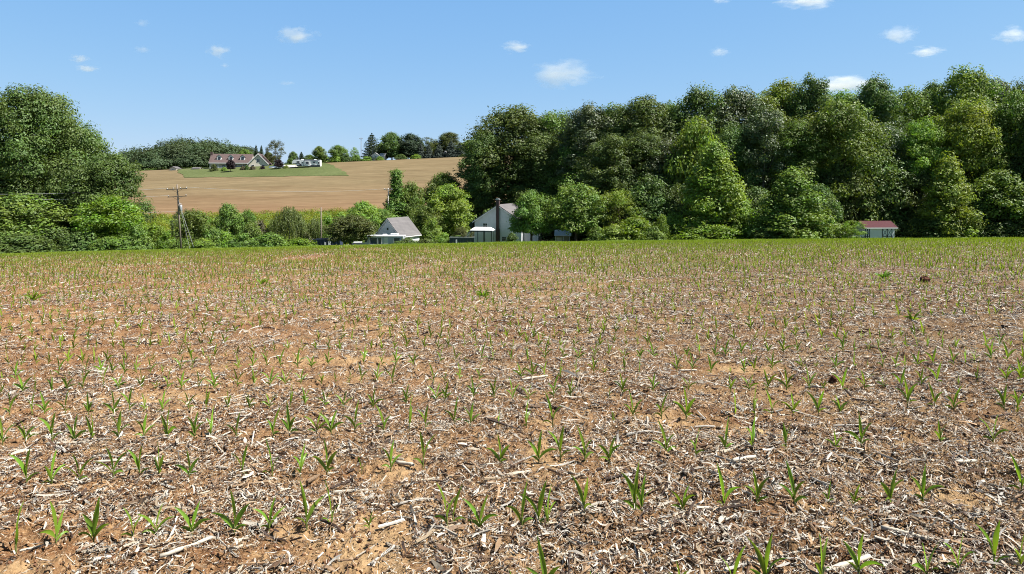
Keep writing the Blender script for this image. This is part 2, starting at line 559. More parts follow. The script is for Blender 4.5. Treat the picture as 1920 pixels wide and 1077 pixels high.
def axis(*segs):
    out = []
    for a, b, s in segs: out += list(np.arange(a, b, s))
    return np.array(out + [segs[-1][1]], dtype=float)

FIELD_END = 66.0
SLOPE = .068
ROW_Y = np.array([2.10, 2.87, 3.62, 4.44, 5.22, 6.0])
def row_dist(X, Y):
    """distance to the nearest planted row"""
    q = Y - SLOPE * X
    a = np.abs(q[..., None] - ROW_Y).min(-1)
    k = (q - 6.0) / .762
    return np.where(q < 6.3, a, np.abs(k - np.round(k)) * .762)
# open sandy patches of crust: x, y, half width, half length, turn
SAND = [(-.72, 3.35, .22, .55, .1), (-.75, 4.5, .16, .35, 0), (1.72, 3.62, .20, .16, -.5), (2.45, 3.85, .25, .16, -.4), (-1.1, 3.5, .12, .08, 0), (.1, 3.25, .22, .10, 0),
        (1.2, 5.3, .30, .14, -.5), (1.75, 5.0, .35, .10, -.4), (-2.3, 3.15, .3, .14, 0), (-3.2, 6.2, .6, .18, 0), (-2.0, 7.6, .7, .2, 0), (.2, 4.6, .12, .5, 0), (2.4, 7.0, .35, .16, -.3), (-1.6, 2.9, .35, .12, 0), (.9, 2.95, .3, .12, .2)]
def sand(X, Y):
    m = np.zeros_like(np.asarray(X, dtype=float))
    for cx_, cy_, a, b, t in SAND:
        u = (X - cx_) * math.cos(t) + (Y - cy_) * math.sin(t); v = -(X - cx_) * math.sin(t) + (Y - cy_) * math.cos(t)
        m = np.maximum(m, np.exp(-((u / a) ** 2 + (v / b) ** 2) ** 1.5))
    return np.clip(m * (.35 + 1.3 * vnoise(X / .09, Y / .09, 71)), 0, 1)
ax = axis((-5000, -1000, 500), (-1000, -420, 40), (-420, 420, 4), (420, 1000, 40), (1000, 5000, 500))
ay = axis((-1500, -100, 200), (-100, -10, 10), (-10, 520, 3), (520, 1000, 40), (1000, 6000, 500))
XX, YY = np.meshgrid(ax, ay)
ZZ = G(XX, YY)
ZZ = ZZ - .35 * sstep(FIELD_END + 2, FIELD_END - 6, YY) * sstep(-3, 0, YY) * (np.abs(XX) < (YY + 1.6) * 1.05 + 6.5)
tag(grid_mesh('ground', XX, YY, ZZ, M['meadow']), 'green valley ground spreading beyond the corn field', 'ground', kind='structure')

yy = np.concatenate([np.geomspace(.9 + 1.6, FIELD_END + 1.6, NROW) - 1.6])
uu = np.linspace(-1.05, 1.05, NCOL)
XX, YY = np.meshgrid(uu, yy)
XX = XX * (YY + 1.6)
extra = np.concatenate([np.linspace(-9, -.09, 100), np.linspace(.09, 9, 100)])
E, Y2 = np.meshgrid(extra, yy)
E = E + np.sign(E) * 1.05 * (Y2 + 1.6)
XX = np.concatenate([E[:, :100], XX, E[:, 100:]], 1); YY = np.concatenate([Y2[:, :100], YY, Y2[:, 100:]], 1)
tag(grid_mesh('crop_field', XX, YY, S(XX, YY), M['soil'], False, np.stack([sand(XX, YY).ravel()] * 3, -1)), 'reddish brown no-till corn field strewn with stalks', 'field', kind='structure')

def patch(name, corners, mat, n, off, label, cat):
    """four ground corners (a,b,c,d), bilinear sheet lying on the land"""
    a, b, c, d = [np.array(p[:2]) for p in corners]
    s, t = np.meshgrid(np.linspace(0, 1, n), np.linspace(0, 1, n))
    q = (a * (1 - s[..., None]) + b * s[..., None]) * (1 - t[..., None]) + (d * (1 - s[..., None]) + c * s[..., None]) * t[..., None]
    ed_ = 1.6
    q = q + ed_ * np.stack([vnoise(q[..., 0] / 4, q[..., 1] / 3, 61) - .5, vnoise(q[..., 0] / 4, q[..., 1] / 3, 62) - .5], -1)
    o = grid_mesh(name, q[..., 0], q[..., 1], G(q[..., 0], q[..., 1]) + off, mat)
    return tag(o, label, cat, kind='structure')

h1, h2 = hit(185, 413), hit(930, 384)
patch('hill_field', [h1, h2, (40, 312), (-190, 306)], M['hill_field'], 90, .10, 'tan ploughed field on the opposite hillside', 'field')
l1, l2, l3, l4 = hit(345, 334), hit(657, 331), hit(604, 312.5), hit(314, 321)
patch('hill_lawn', [l1, l2, (l3[0] * (1 + 22 / l3[1]), l3[1] + 22), (l4[0] * (1 + 40 / l4[1]), l4[1] + 40)], M['lawn'], 110, .2, 'mown green lawn below the hilltop house', 'lawn')
d1, d2 = hit(506, 317), hit(556, 315)
patch('driveway', [d1, d2, (d2[0], d2[1] + 9), (d1[0], d1[1] + 9)], M['drive'], 10, .3, 'pale gravel driveway beside the hilltop house', 'driveway')

# grass verge on the brow of the field
def blades(n, X, Y, Z, hmin, hmax, wd, lean=.5):
    h = rng.uniform(hmin, hmax, n); az = rng.uniform(0, 6.283, n); la = rng.uniform(0, 6.283, n); le = rng.uniform(.1, lean, n) * h
    dx, dy = np.cos(az) * wd / 2, np.sin(az) * wd / 2
    V = np.empty((n, 3, 3))
    V[:, 0] = np.stack([X - dx, Y - dy, Z], -1)
    V[:, 1] = np.stack([X + dx, Y + dy, Z], -1)
    V[:, 2] = np.stack([X + np.cos(la) * le, Y + np.sin(la) * le, Z + h], -1)
    F = np.arange(n * 3).reshape(n, 3)
    C = np.repeat(rng.random((n, 3)), 3, axis=0)
    return V.reshape(-1, 3), F, C

n = 230000
Yg = rng.uniform(49, 88, n)
Yg = np.where(vnoise(Yg, Yg * 0, 3) > 0, Yg, Yg)
Xg = rng.uniform(-1, 1, n) * (.86 * Yg + 7)
keep = Yg > 53 + 6 * (vnoise(Xg / 6, Yg / 3, 21) - .5) + Xg * .03
Xg, Yg = Xg[keep], Yg[keep]
V, F, C = blades(len(Xg), Xg, Yg, G(Xg, Yg) - .05, .10, .24, .07)
V.reshape(-1, 3, 3)[:, 2, 2] += .16 * sstep(.60, .9, vnoise(Xg / 3.5, Yg / 5, 23)) * rng.random(len(Xg)) * (Yg > 66)
C[:, 0] = np.repeat(np.clip(.3 + .5 * vnoise(Xg / 2.5, Yg / 1.5, 22) + .3 * (rng.random(len(Xg)) - .5), 0, 1), 3)
tag(put('verge_grass', np_mesh('verge_grass', V, F, C), M['grass']), 'bright green grass along the far brow of the field', 'grass', kind='stuff')

# ================================================================== crop residue
PAL = np.array([(.62, .56, .47), (.56, .48, .37), (.72, .68, .61), (.44, .34, .23), (.32, .21, .13), (.17, .10, .06), (.62, .58, .52), (.07, .042, .03), (.46, .30, .17)])
PW = np.array([.17, .12, .13, .09, .12, .16, .06, .15, .07]); PW = PW / PW.sum()  # brown decayed pieces; the near-black share is raised to imitate shadowed gaps

def rot_pts(L, yaw, pitch, roll):
    """local pts (n,k,3) rotated by roll about x, pitch about y, yaw about z"""
    c, s = np.cos(roll)[:, None], np.sin(roll)[:, None]
    y = L[..., 1] * c - L[..., 2] * s; z = L[..., 1] * s + L[..., 2] * c; x = L[..., 0]
    c, s = np.cos(pitch)[:, None], np.sin(pitch)[:, None]
    x, z = x * c + z * s, -x * s + z * c
    c, s = np.cos(yaw)[:, None], np.sin(yaw)[:, None]
    return np.stack([x * c - y * s, x * s + y * c, z], -1)

RV, RF, RC, RN = [], [], [], 0
def push(V, F, C):
    global RN
    n, k, _ = V.shape
    f = (F[None] + (np.arange(n) * k)[:, None, None] + RN).reshape(-1, F.shape[1])
    RV.append(V.reshape(-1, 3)); RF.append(f); RC.append(np.repeat(C, k, axis=0)); RN += n * k

def pal(n):
    c = PAL[rng.choice(len(PAL), n, p=PW)]
    return np.clip(c * rng.uniform(.44, .70, (n, 1)), 0, .8)

def scatter(n, y0, y1, p=1.0, lim=.86):
    """random ground spots, thinned where the soil lies bare; density falls off as Y**-p"""
    Y = (y0 ** (2 - p) + rng.random(n) * (y1 ** (2 - p) - y0 ** (2 - p))) ** (1 / (2 - p)) if p != 2 else y0 * (y1 / y0) ** rng.random(n)
    X = rng.uniform(-lim, lim, n) * (Y + .6)
    # the strips of field just outside the picture, for a step to the side
    Y2 = Y[: int(.8 * n)][rng.permutation(int(.8 * n))]
    X2 = rng.choice((-1, 1), len(Y2)) * (lim * (Y2 + .6) + 5.5 * rng.random(len(Y2)))
    k2 = rng.random(len(Y2)) < np.clip(11 / (1.6 * lim * (Y2 + .6)), 0, 1)
    X, Y = np.concatenate([X, X2[k2]]), np.concatenate([Y, Y2[k2]])
    n = len(X)
    d = .45 * vnoise(X / .45, Y / .40, 31) + .22 * vnoise(X / 1.9, Y / 1.4, 32) + .33 * vnoise(X / .15, Y / .15, 33)
    d = d + .12 * X / (Y + 1) + .085 - .13 * np.exp(-(row_dist(X, Y) / .13) ** 2) - .28 * sand(X, Y)
    keep = rng.random(n) < sstep(.26, .56, d) * .90 + .10
    return X[keep], Y[keep]

def ribbons(n, y0, y1, lmin, lmax, wmin, wmax, segs, p, curl=.25, lift=.006, tilt=.22):
    X, Y = scatter(n, y0, y1, p)
    n = len(X)
    Ln = np.exp(rng.uniform(math.log(lmin), math.log(lmax), n)); w = rng.uniform(wmin, wmax, n)
    k = segs + 1
    t = np.linspace(-.5, .5, k)
    L = np.zeros((n, k, 2, 3))
    wid = w[:, None] * rng.uniform(.45, 1.0, (n, k)) * .5
    wid[:, 0] *= rng.uniform(.1, 1, n); wid[:, -1] *= rng.uniform(.1, .9, n)
    bend = rng.normal(0, curl, n)[:, None] * Ln[:, None] * (t ** 2 * 4 - .5)[None] * .5
    side = rng.normal(0, .22, n)[:, None] * Ln[:, None] * (t ** 2 * 4)[None] * .35
    L[..., 0] = (t[None] * Ln[:, None])[..., None]
    L[:, :, 0, 1] = -wid + side; L[:, :, 1, 1] = wid + side
    L[..., 2] = bend[..., None]
    L[:, :, 1, 2] += wid * rng.normal(0, .5, n)[:, None]
    V = rot_pts(L.reshape(n, k * 2, 3), rng.uniform(0, 6.283, n), rng.normal(0, tilt, n), rng.normal(0, .45, n))
    base = np.stack([X, Y, S(X, Y) + lift + rng.random(n) * lift * 2.2], -1)
    F = np.array([(2 * i, 2 * i + 2, 2 * i + 3, 2 * i + 1) for i in range(segs)])
    push(V + base[:, None], F, pal(n))

def sticks(n, y0, y1, lmin, lmax, rmin, rmax, p):
    X, Y = scatter(n, y0, y1, p)
    n = len(X)
    Ln = np.exp(rng.uniform(math.log(lmin), math.log(lmax), n)); r = rng.uniform(rmin, rmax, n)
    a = np.arange(6) * math.pi / 3
    L = np.zeros((n, 3, 6, 3))
    for j, tx in enumerate((-.5, rng.uniform(-.1, .1), .5)):
        rr = r * rng.uniform(.7, 1.0, n)
        L[:, j, :, 0] = (tx * Ln)[:, None] + rr[:, None] * rng.normal(0, .6, (n, 6)) * (j != 1)
        L[:, j, :, 1] = rr[:, None] * np.cos(a)[None] + (rng.normal(0, .04, n) * Ln * (j == 1))[:, None]
        L[:, j, :, 2] = rr[:, None] * np.sin(a)[None] * .75
    V = rot_pts(L.reshape(n, 18, 3), rng.uniform(0, 6.283, n), rng.normal(0, .13, n), rng.uniform(0, 6, n))
    base = np.stack([X, Y, S(X, Y) + r * .7 + .003], -1)
    F = [(j * 6 + k, j * 6 + (k + 1) % 6, j * 6 + 6 + (k + 1) % 6, j * 6 + 6 + k) for j in range(2) for k in range(6)]
    F += [(0, 3, 2, 1), (0, 5, 4, 3), (12, 13, 14, 15), (12, 15, 16, 17)]
    push(V + base[:, None], np.array(F), pal(n))

# nearest ground: many small torn pieces, some long stalks and husks
ribbons(270000, 2.2, 9, .009, .036, .0025, .009, 2, 1.0, .3, .008, .4)
ribbons(17000, 2.2, 9, .03, .10, .005, .016, 3, 1.0, .35, .014, .35)
ribbons(26000, 2.2, 9, .03, .11, .002, .005, 3, 1.0, .3, .012, .3)
sticks(4500, 2.2, 9, .05, .20, .004, .010, 1.0)
ribbons(1800, 2.2, 12, .06, .18, .012, .026, 4, 1.0, .3, .012, .2)
sticks(1300, 2.2, 16, .12, .32, .005, .011, 1.0)
sticks(9000, 2.2, 7, .015, .05, .003, .009, 1.0)
# middle
ribbons(260000, 9, 24, .02, .07, .006, .017, 1, 1.0, .2, .014, .45)
ribbons(15000, 9, 24, .05, .18, .008, .022, 2, 1.0, .25, .02, .3)
sticks(5000, 9, 24, .08, .3, .007, .014, 1.0)
# far
ribbons(150000, 24, 58, .05, .16, .012, .038, 1, 1.2, .2, .02, .35)
tag(put('crop_residue', np_mesh('crop_residue', np.concatenate(RV), np.concatenate(RF), np.concatenate(RC)), M['residue']),
    'pale dry corn stalk and leaf litter covering the red soil', 'crop residue', kind='stuff')
del RV, RF, RC

# crumbs and small clods of the red soil
RV, RF, RC, RN = [], [], [], 0
n = 90000
Yc_ = 2.2 * (9 / 2.2) ** rng.random(n); Xc_ = rng.uniform(-1, 1, n) * (.86 * (Yc_ + .6) + 3)
rc_ = .0022 + .013 * rng.random(n) ** 4
O = np.array([(1, 0, 0), (0, 1, 0), (-1, 0, 0), (0, -1, 0), (0, 0, 1), (0, 0, -1)], dtype=float)
V = O[None] * rc_[:, None, None] * rng.uniform(.55, 1.15, (n, 6, 1))
V = rot_pts(V, rng.uniform(0, 6.28, n), rng.normal(0, .5, n), rng.uniform(0, 6.28, n))
V = V + np.stack([Xc_, Yc_, S(Xc_, Yc_) + rc_ * .45], -1)[:, None]
F = np.array([(0, 1, 4), (1, 2, 4), (2, 3, 4), (3, 0, 4), (1, 0, 5), (2, 1, 5), (3, 2, 5), (0, 3, 5)])
cl_ = np.array([(.20, .105, .052), (.26, .16, .085), (.13, .06, .03), (.30, .20, .115)])[rng.integers(0, 4, n)] * rng.uniform(.75, 1.15, (n, 1))
push(V, F, cl_)
tag(put('soil_crumbs', np_mesh('soil_crumbs', np.concatenate(RV), np.concatenate(RF), np.concatenate(RC)), M['residue']),
    'crumbs and small clods of red brown soil between the litter', 'soil', kind='stuff')
del RV, RF, RC

# ================================================================== corn seedlings
def leaf_geo(r, length, width, az, el0, droop, z0, segs, wide=True, base_r=.004, tone=.5):
    """one blade as a ribbon with a keel; returns V, F, C"""
    V, F, C = [], [], []
    p = np.array([math.cos(az) * base_r, math.sin(az) * base_r, z0])
    el = el0
    hd = np.array([math.cos(az), math.sin(az), 0.0]); sd = np.array([-math.sin(az), math.cos(az), 0.0])
    yaw = r.uniform(-.25, .25); tw = r.uniform(.3, 1.1) * r.choice((-1, 1)); rl0 = r.uniform(.3, 1.0) * (1 if tw > 0 else -1)
    for i in range(segs + 1):
        t = i / segs
        w = width * (.42 + .58 * min(1, t / .35)) * (1 - max(0, (t - .4) / .6) ** 1.7) * .5 + .0004
        hh = hd * math.cos(yaw * t) + sd * math.sin(yaw * t)
        d = hh * math.cos(el) + np.array([0, 0, math.sin(el)])
        side = np.cross(d, np.array([0, 0, 1.0])); side /= max(1e-6, np.linalg.norm(side))
        up = np.cross(side, d)
        aa = rl0 + tw * t; s2 = side * math.cos(aa) + up * math.sin(aa)
        u2 = np.cross(s2, d)
        if wide:
            V += [p - s2 * w + u2 * w * .45, p, p + s2 * w + u2 * w * .45]
        else:
            V += [p - s2 * w, p + s2 * w]
        k = 3 if wide else 2
        C += [(tone + .12 * (t - .4), .5 + .25 * t, .6)] * k
        if i:
            b = (i - 1) * k
            for j in range(k - 1): F.append((b + j, b + j + 1, b + k + j + 1, b + k + j))
        p = p + d * length / segs
        el -= droop / segs * (.3 + 1.4 * t)
    return V, F, C

def stem_geo(r, h, rad, n=6):
    V, F, C = [], [], []
    lean = r.uniform(-.1, .1) * h
    for i in range(3):
        t = i / 2
        for k in range(n):
            a = 2 * math.pi * k / n
            V.append((lean * t + math.cos(a) * rad * (1.1 - .25 * t), math.sin(a) * rad * (1.1 - .25 * t), -.015 + (h + .02) * t))
            C.append((.35 + .3 * t, .6 * t, .5))
        if i:
            for k in range(n):
                b = (i - 1) * n
                F.append((b + k, b + (k + 1) % n, b + n + (k + 1) % n, b + n + k))
    return V, F, C

def seedling_variant(seed, segs, wide, size=1.0, sidek=1.0):
    r = random.Random(seed)
    H = r.uniform(.045, .07) * size
    nl = r.choice([3, 3, 4, 4])
    az0 = r.uniform(-.45, .45) if r.random() < .85 else r.uniform(0, 6.28)
    out = [('stem', stem_geo(r, H, .0042 * size, 6 if wide else 3))]
    for i in range(nl):
        t = i / max(1, nl - 1)                       # 0 oldest, lowest leaf; 1 the young upright whorl
        az = az0 + (i % 2) * math.pi + r.uniform(-.35, .35)
        L = (r.uniform(.06, .10) if i == 0 else r.uniform(.12, .18)) * size * sidek
        if i == nl - 1: L = r.uniform(.14, .205) * size
        el = R(r.uniform(50, 66) + 26 * t + r.uniform(-6, 8))
        dr = R(r.uniform(80, 150) * (1.05 - .88 * t))
        w = r.uniform(.015, .024) * size * (.75 if i == 0 else 1)
        out.append(('leaf', leaf_geo(r, L, w, az, min(el, R(88)), dr, H * (.35 + .65 * t), segs, wide, .002, r.uniform(.3, .7) + (.2 if i == nl - 1 else 0))))
    return out

def merge(parts):
    V, F, C, n = [], [], [], 0
    for V1, F1, C1 in parts:
        V += list(V1); F += [tuple(i + n for i in f) for f in F1]; C += list(C1); n += len(V1)
    return np.array(V), np.array(F), np.array(C)

NV = 16
hi_parts, hi_one = [], []
for k in range(NV):
    parts = seedling_variant(100 + k, 8, True)
    hi_parts.append([(nm, np_mesh('seedling_' + nm, np.array(V), np.array(F), np.array(C), True)) for nm, (V, F, C) in parts])
    V, F, C = merge([p[1] for p in parts])
    hi_one.append(np_mesh('corn_seedling', V, F, C, True))
for l in hi_parts:
    for nm, me in l: me.materials.append(M['corn_stem'] if nm == 'stem' else M['corn'])
for me in hi_one: me.materials.append(M['corn'])

ROWS = {  # row: list of photo columns; small plants negative
    1: [30, 105, 175, 250, 292, 360, 440, 505, 575, 622, -692, 838, 850, 900, 978, 1010, 1027, 1095, 1190, 1203, 1280, 1357, 1420, 1490, -1553, -1602, 1670, 1730, 1915],
    2: [50, 97, 148, 212, 262, 298, 355, 455, 510, 563, 613, -678, 733, 793, 938, 1010, 1051, 1097, 1142, 1250, 1304, 1360, 1410, 1473, -1567, 1615, 1763, 1862],
    3: [5, 48, 98, 140, 172, 222, 270, 314, 365, 395, 443, 512, 543, 594, 621, 665, 720, 768, 798, 852, 883, -935, 987, 1036, -1150, 1187, 1240, 1287, 1378, 1415, 1447, 1487, 1534, 1575, 1702, 1752, 1788, 1882, 1908],
    4: [18, 60, 84, 122, 166, 213, 243, 270, 305, 353, 387, 427, 468, 505, 545, 572, 609, 644, 700, 762, 818, 835, 888, 926, 961, 991, 1038, 1070, -1143, 1167, 1225, 1291, 1370, 1405, 1440, 1475, 1517, -1545, 1580, 1621, 1656, 1690, 1728, 1757, -1797, 1832, 1887, 1913],
}
ROWY = {0: 2.87, 1: 3.62, 2: 4.44, 3: 5.22, 4: 6.0}
ORD = ['first', 'second', 'third', 'fourth', 'fifth', 'sixth', 'seventh', 'eighth', 'ninth', 'tenth', 'eleventh', 'twelfth', 'thirteenth', 'fourteenth', 'fifteenth',
       'sixteenth', 'seventeenth', 'eighteenth', 'nineteenth', 'twentieth']
def ordinal(i):
    if i < 20: return ORD[i]
    t = ['twenty', 'thirty', 'forty', 'fifty'][(i + 1) // 10 - 2]
    d = (i + 1) % 10
    return ('twentieth thirtieth fortieth fiftieth'.split()[(i + 1) // 10 - 2]) if d == 0 else t + '-' + ORD[d - 1]
def from_side(i, n):
    return (ordinal(i) + ' from the left' if i * 2 < n else ordinal(n - 1 - i) + ' from the right')

n_ind = 0
rr = random.Random(5)
ROWNAME = {0: 'cut off by the bottom edge', 1: 'in the front row', 2: 'in the second row', 3: 'in the third row', 4: 'in the fourth row'}
def add_seedling(x, Y, small, label, full):
    global n_ind
    k = rr.randrange(NV)
    sc = rr.uniform(.84, 1.08) * (.55 if small else 1) * (1 if full else .86)
    X = x
    loc = (X, Y, float(S(np.array([X]), np.array([Y]))[0]) - .002)
    rz = rr.choice([0, math.pi]) + rr.uniform(-.5, .5)
    if full:
        root = thing('corn_seedling', label, 'corn plant', loc, rz, 'young corn plants in the rows')
        root.scale = (sc, sc, sc * rr.uniform(.92, 1.1))
        for nm, me in hi_parts[k]:
            o = link(bpy.data.objects.new(nm, me)); o.parent = root
    else:
        root = link(bpy.data.objects.new('corn_seedling', hi_one[k]))
        root.location = loc; root.rotation_euler = (0, 0, rz); root.scale = (sc, sc, sc)
        tag(root, label, 'corn plant', 'young corn plants in the rows')
    n_ind += 1

# the row cut by the lower edge of the picture: only tips show, on the right half
xs0 = [965, 1025, 1045, 1110, 1275, 1375, 1435, 1540, 1610, 1738, 1797, 1865]
for i, x in enumerate(xs0):
    Y = 2.87 * (1 + SLOPE * (x - 960) / FPX) / 1
    add_seedling((x - 960) / FPX * Y, Y, x in (965, 1045, 1110, 1275), 'corn plant tip poking up at the bottom edge of the picture, ' + from_side(i, len(xs0)), True)
for rw, xs in ROWS.items():
    for i, x in enumerate(xs):
        sm = x < 0; x = abs(x)
        Y = ROWY[rw] / (1 - SLOPE * (x - 960) / FPX) + rr.uniform(-.035, .035)
        lab = ('tiny pale corn seedling ' if sm else 'young green corn plant ') + ROWNAME[rw] + ' of the field, ' + from_side(i, len(xs))
        add_seedling((x - 960) / FPX * Y, Y, sm, lab, rw <= 3)

# every further row, running the same way across the field
rows_x, rows_y = [], []
k = 1
while True:
    y0 = 6.0 + .762 * k
    if y0 > 60: break
    xa, xb = -.80 * (y0 + 2) - 5, .84 * (y0 + 2) + 5
    x = xa
    pts = []
    while x < xb:
        x += rng.uniform(.11, .20) * (1 if rng.random() > .05 else 2.2) * (1 if y0 < 14 else .76 if y0 < 26 else .68)
        pts.append((x, y0 + SLOPE * x + rng.normal(0, .02)))
    rows_x.append(np.array([p[0] for p in pts])); rows_y.append(np.array([p[1] for p in pts]))
    k += 1
left = 300 - n_ind
ri = 0
NUMROW = ['fifth', 'sixth', 'seventh', 'eighth', 'ninth']
start_row = 0
while left > 0:
    X, Y = rows_x[ri], rows_y[ri]
    idx = np.nonzero(np.abs(X / Y) < .735)[0]
    if len(idx) > left:
        break
    for j, q in enumerate(idx):
        sm = rr.random() < .12
        add_seedling(X[q], Y[q], sm, ('tiny corn seedling in the ' if sm else 'young green corn plant in the ') + NUMROW[ri] + ' row of the field, ' + from_side(j, len(idx)), False)
    left -= len(idx)
    X2 = np.delete(X, idx); Y2 = np.delete(Y, idx)
    rows_x[ri], rows_y[ri] = X2, Y2
    ri += 1

for y0 in (2.1, 2.87, 3.62, 4.44, 5.22, 6.0):      # the near rows beyond both sides of the picture
    q = np.concatenate([np.arange(-.8 * y0 - 5, -.76 * y0, .17), np.arange(.77 * y0, .85 * y0 + 5, .17)])
    q = q + rng.normal(0, .03, len(q))
    rows_x.append(q); rows_y.append(y0 + SLOPE * q + rng.normal(0, .02, len(q)))

def stuff_plants(X, Y, variants):
    out = []
    n = len(X)
    vi = rng.integers(0, len(variants), n)
    Z = S(X, Y) - .002
    for k, (V, F, C) in enumerate(variants):
        q = np.nonzero(vi == k)[0]
        if not len(q): continue
        sc = rng.uniform(.72, 1.12, len(q)) * np.where(rng.random(len(q)) < .1, .55, 1); a = rng.choice([0, math.pi], len(q)) + rng.normal(0, .45, len(q))
        c, s = np.cos(a)[:, None], np.sin(a)[:, None]
        W = np.empty((len(q), len(V), 3))
        W[..., 0] = (V[None, :, 0] * c - V[None, :, 1] * s) * sc[:, None] + X[q][:, None]
        W[..., 1] = (V[None, :, 0] * s + V[None, :, 1] * c) * sc[:, None] + Y[q][:, None]
        W[..., 2] = V[None, :, 2] * sc[:, None] + Z[q][:, None]
        CC = np.broadcast_to(C[None], (len(q), len(V), 3)).copy()
        CC[..., 0] = np.clip(CC[..., 0] + rng.normal(0, .12, (len(q), 1)), 0, 1)
        Fq = (F[None] + (np.arange(len(q)) * len(V))[:, None, None]).reshape(-1, 4)
        out.append((W.reshape(-1, 3), Fq, CC.reshape(-1, 3)))
    return out

mid_v = [merge([p[1] for p in seedling_variant(300 + k, 5, True, .84, .75)]) for k in range(12)]
low_v = [merge([p[1] for p in seedling_variant(400 + k, 3, False, .98, .9)]) for k in range(12)]
XA, YA = np.concatenate(rows_x), np.concatenate(rows_y)
gap = vnoise(XA / 3.1, YA / 2.3, 51)
keep = (gap > .12) & (YA < 57 + XA * .03 + 5 * vnoise(XA / 4, YA / 2, 52))
XA, YA = XA[keep], YA[keep]
near = YA < 18
chunks = stuff_plants(XA[near], YA[near], mid_v) + stuff_plants(XA[~near], YA[~near], low_v)
off, Vs, Fs, Cs = 0, [], [], []
for V, F, C in chunks:
    Vs.append(V); Fs.append(F + off); Cs.append(C); off += len(V)
tag(put('corn_rows', np_mesh('corn_rows', np.concatenate(Vs), np.concatenate(Fs), np.concatenate(Cs), True), M['corn_far']),
    'rows of small corn plants running on to the brow of the field', 'corn', 'young corn plants in the rows', 'stuff')
del Vs, Fs, Cs, chunks

# ---- single pieces that stand out on the soil
def ground_at(x, y):
    """near-field point under photo pixel x, y"""
    Ys = np.geomspace(2.2, 64, 3000)
    X = (x - 960) / FPX * Ys
    zr = CZ + (HY - y) / FPX * Ys
    i = np.nonzero(G(X, Ys) >= zr)[0][0]
    return X[i], Ys[i]

def stalk_piece(x, y, length, rad, ang, label, mat):
    X, Y = ground_at(x, y)
    mb = MB()
    r = random.Random(int(x * 7 + y))
    pts, rd = [], []
    bow = r.uniform(-.04, .04)
    for i in range(7):
        t = i / 6 - .5
        pts.append((t * length, bow * length * (1 - 4 * t * t), rad * .9 + .008 + r.uniform(-.002, .002)))
        rd.append(rad * (1.28 if i in (2, 5) else 1.0) * (1 - .3 * (t + .5)))
    mb.tube(pts, rd, 8)
    o = mb.build('corn_stalk', mat)
    o.location = (X, Y, float(S(np.array([X]), np.array([Y]))[0]) + .004)
    o.rotation_euler = (0, r.uniform(-.06, .06), ang)
    tag(o, label, 'corn stalk', 'loose corn stalks on the soil')

STK = [paint('pale_dry_stalk', (.40, .36, .29), .7, .2, 30, .2, 0, (.3, 1, 1)), paint('brown_dry_stalk', (.22, .15, .09), .8, .3, 30, .2, 0, (.3, 1, 1))]
for a in [(1810, 880, .16, .011, .25, 'pale stalk piece lying alone at right between second row corn plants', 0),
          (1003, 712, .30, .012, .55, 'long white stalk piece slanting in the middle of the field', 0),
          (1590, 1058, .26, .012, .35, 'thick pale stalk lying near the bottom right of the field', 0),
          (350, 1035, .24, .010, .75, 'pale split stalk slanting at the bottom left of the field', 0),
          (130, 835, .30, .010, .12, 'long pale stalk lying left behind the second row of corn', 0),
          (540, 818, .22, .010, -.1, 'brown stalk piece lying among the third row plants left of centre', 1),
          (1290, 700, .18, .010, -.08, 'short white stalk lying beyond the fourth row right of centre', 0),
          (1395, 880, .20, .012, .5, 'pale stalk lying just behind the front row right of centre', 0),
          (470, 910, .26, .009, .3, 'brown stalk lying between the front and second rows at left', 1),
          (760, 868, .14, .013, -.5, 'stubby pale stalk lying beside the second row near the centre', 0),
          (1700, 1010, .22, .011, -.6, 'pale stalk lying at the lower right in front of the front row', 0),
          (205, 868, .16, .009, .2, 'thin pale stalk lying under the second row at far left', 0)]:
    stalk_piece(a[0], a[1], a[2], a[3], a[4], a[5], STK[a[6]])

def cob(x, y, ang, label):
    X, Y = ground_at(x, y)
    V, F = [], []
    for i in range(25):
        t = i / 24
        for k in range(16):
            a = 2 * math.pi * k / 16
            r = .0125 * (1 - .35 * t * t) * (1 + .14 * ((i + k) % 2)) * (.6 if i in (0, 24) else 1)
            V.append(((t - .5) * .13, math.cos(a) * r, .012 + math.sin(a) * r))
        if i:
            for k in range(16): F.append(((i - 1) * 16 + k, (i - 1) * 16 + (k + 1) % 16, i * 16 + (k + 1) % 16, i * 16 + k))
    F += [tuple(range(15, -1, -1)), tuple(range(24 * 16, 25 * 16))]
    me = bpy.data.meshes.new('corn_cob'); me.from_pydata(V, [], F); me.update()
    o = put('corn_cob', me, M_cob)
    o.location = (X, Y, float(S(np.array([X]), np.array([Y]))[0]) + .002); o.rotation_euler = (0, .05, ang)
    tag(o, label, 'corn cob')
M_cob = paint('grey_brown_cob', (.16, .11, .07), .9, .4, 60, .1)
cob(908, 1032, -.12, 'grey brown corn cob lying on the soil before the front row, centre')
cob(588, 893, 1.2, 'brown corn cob lying on the soil between the front and second rows')

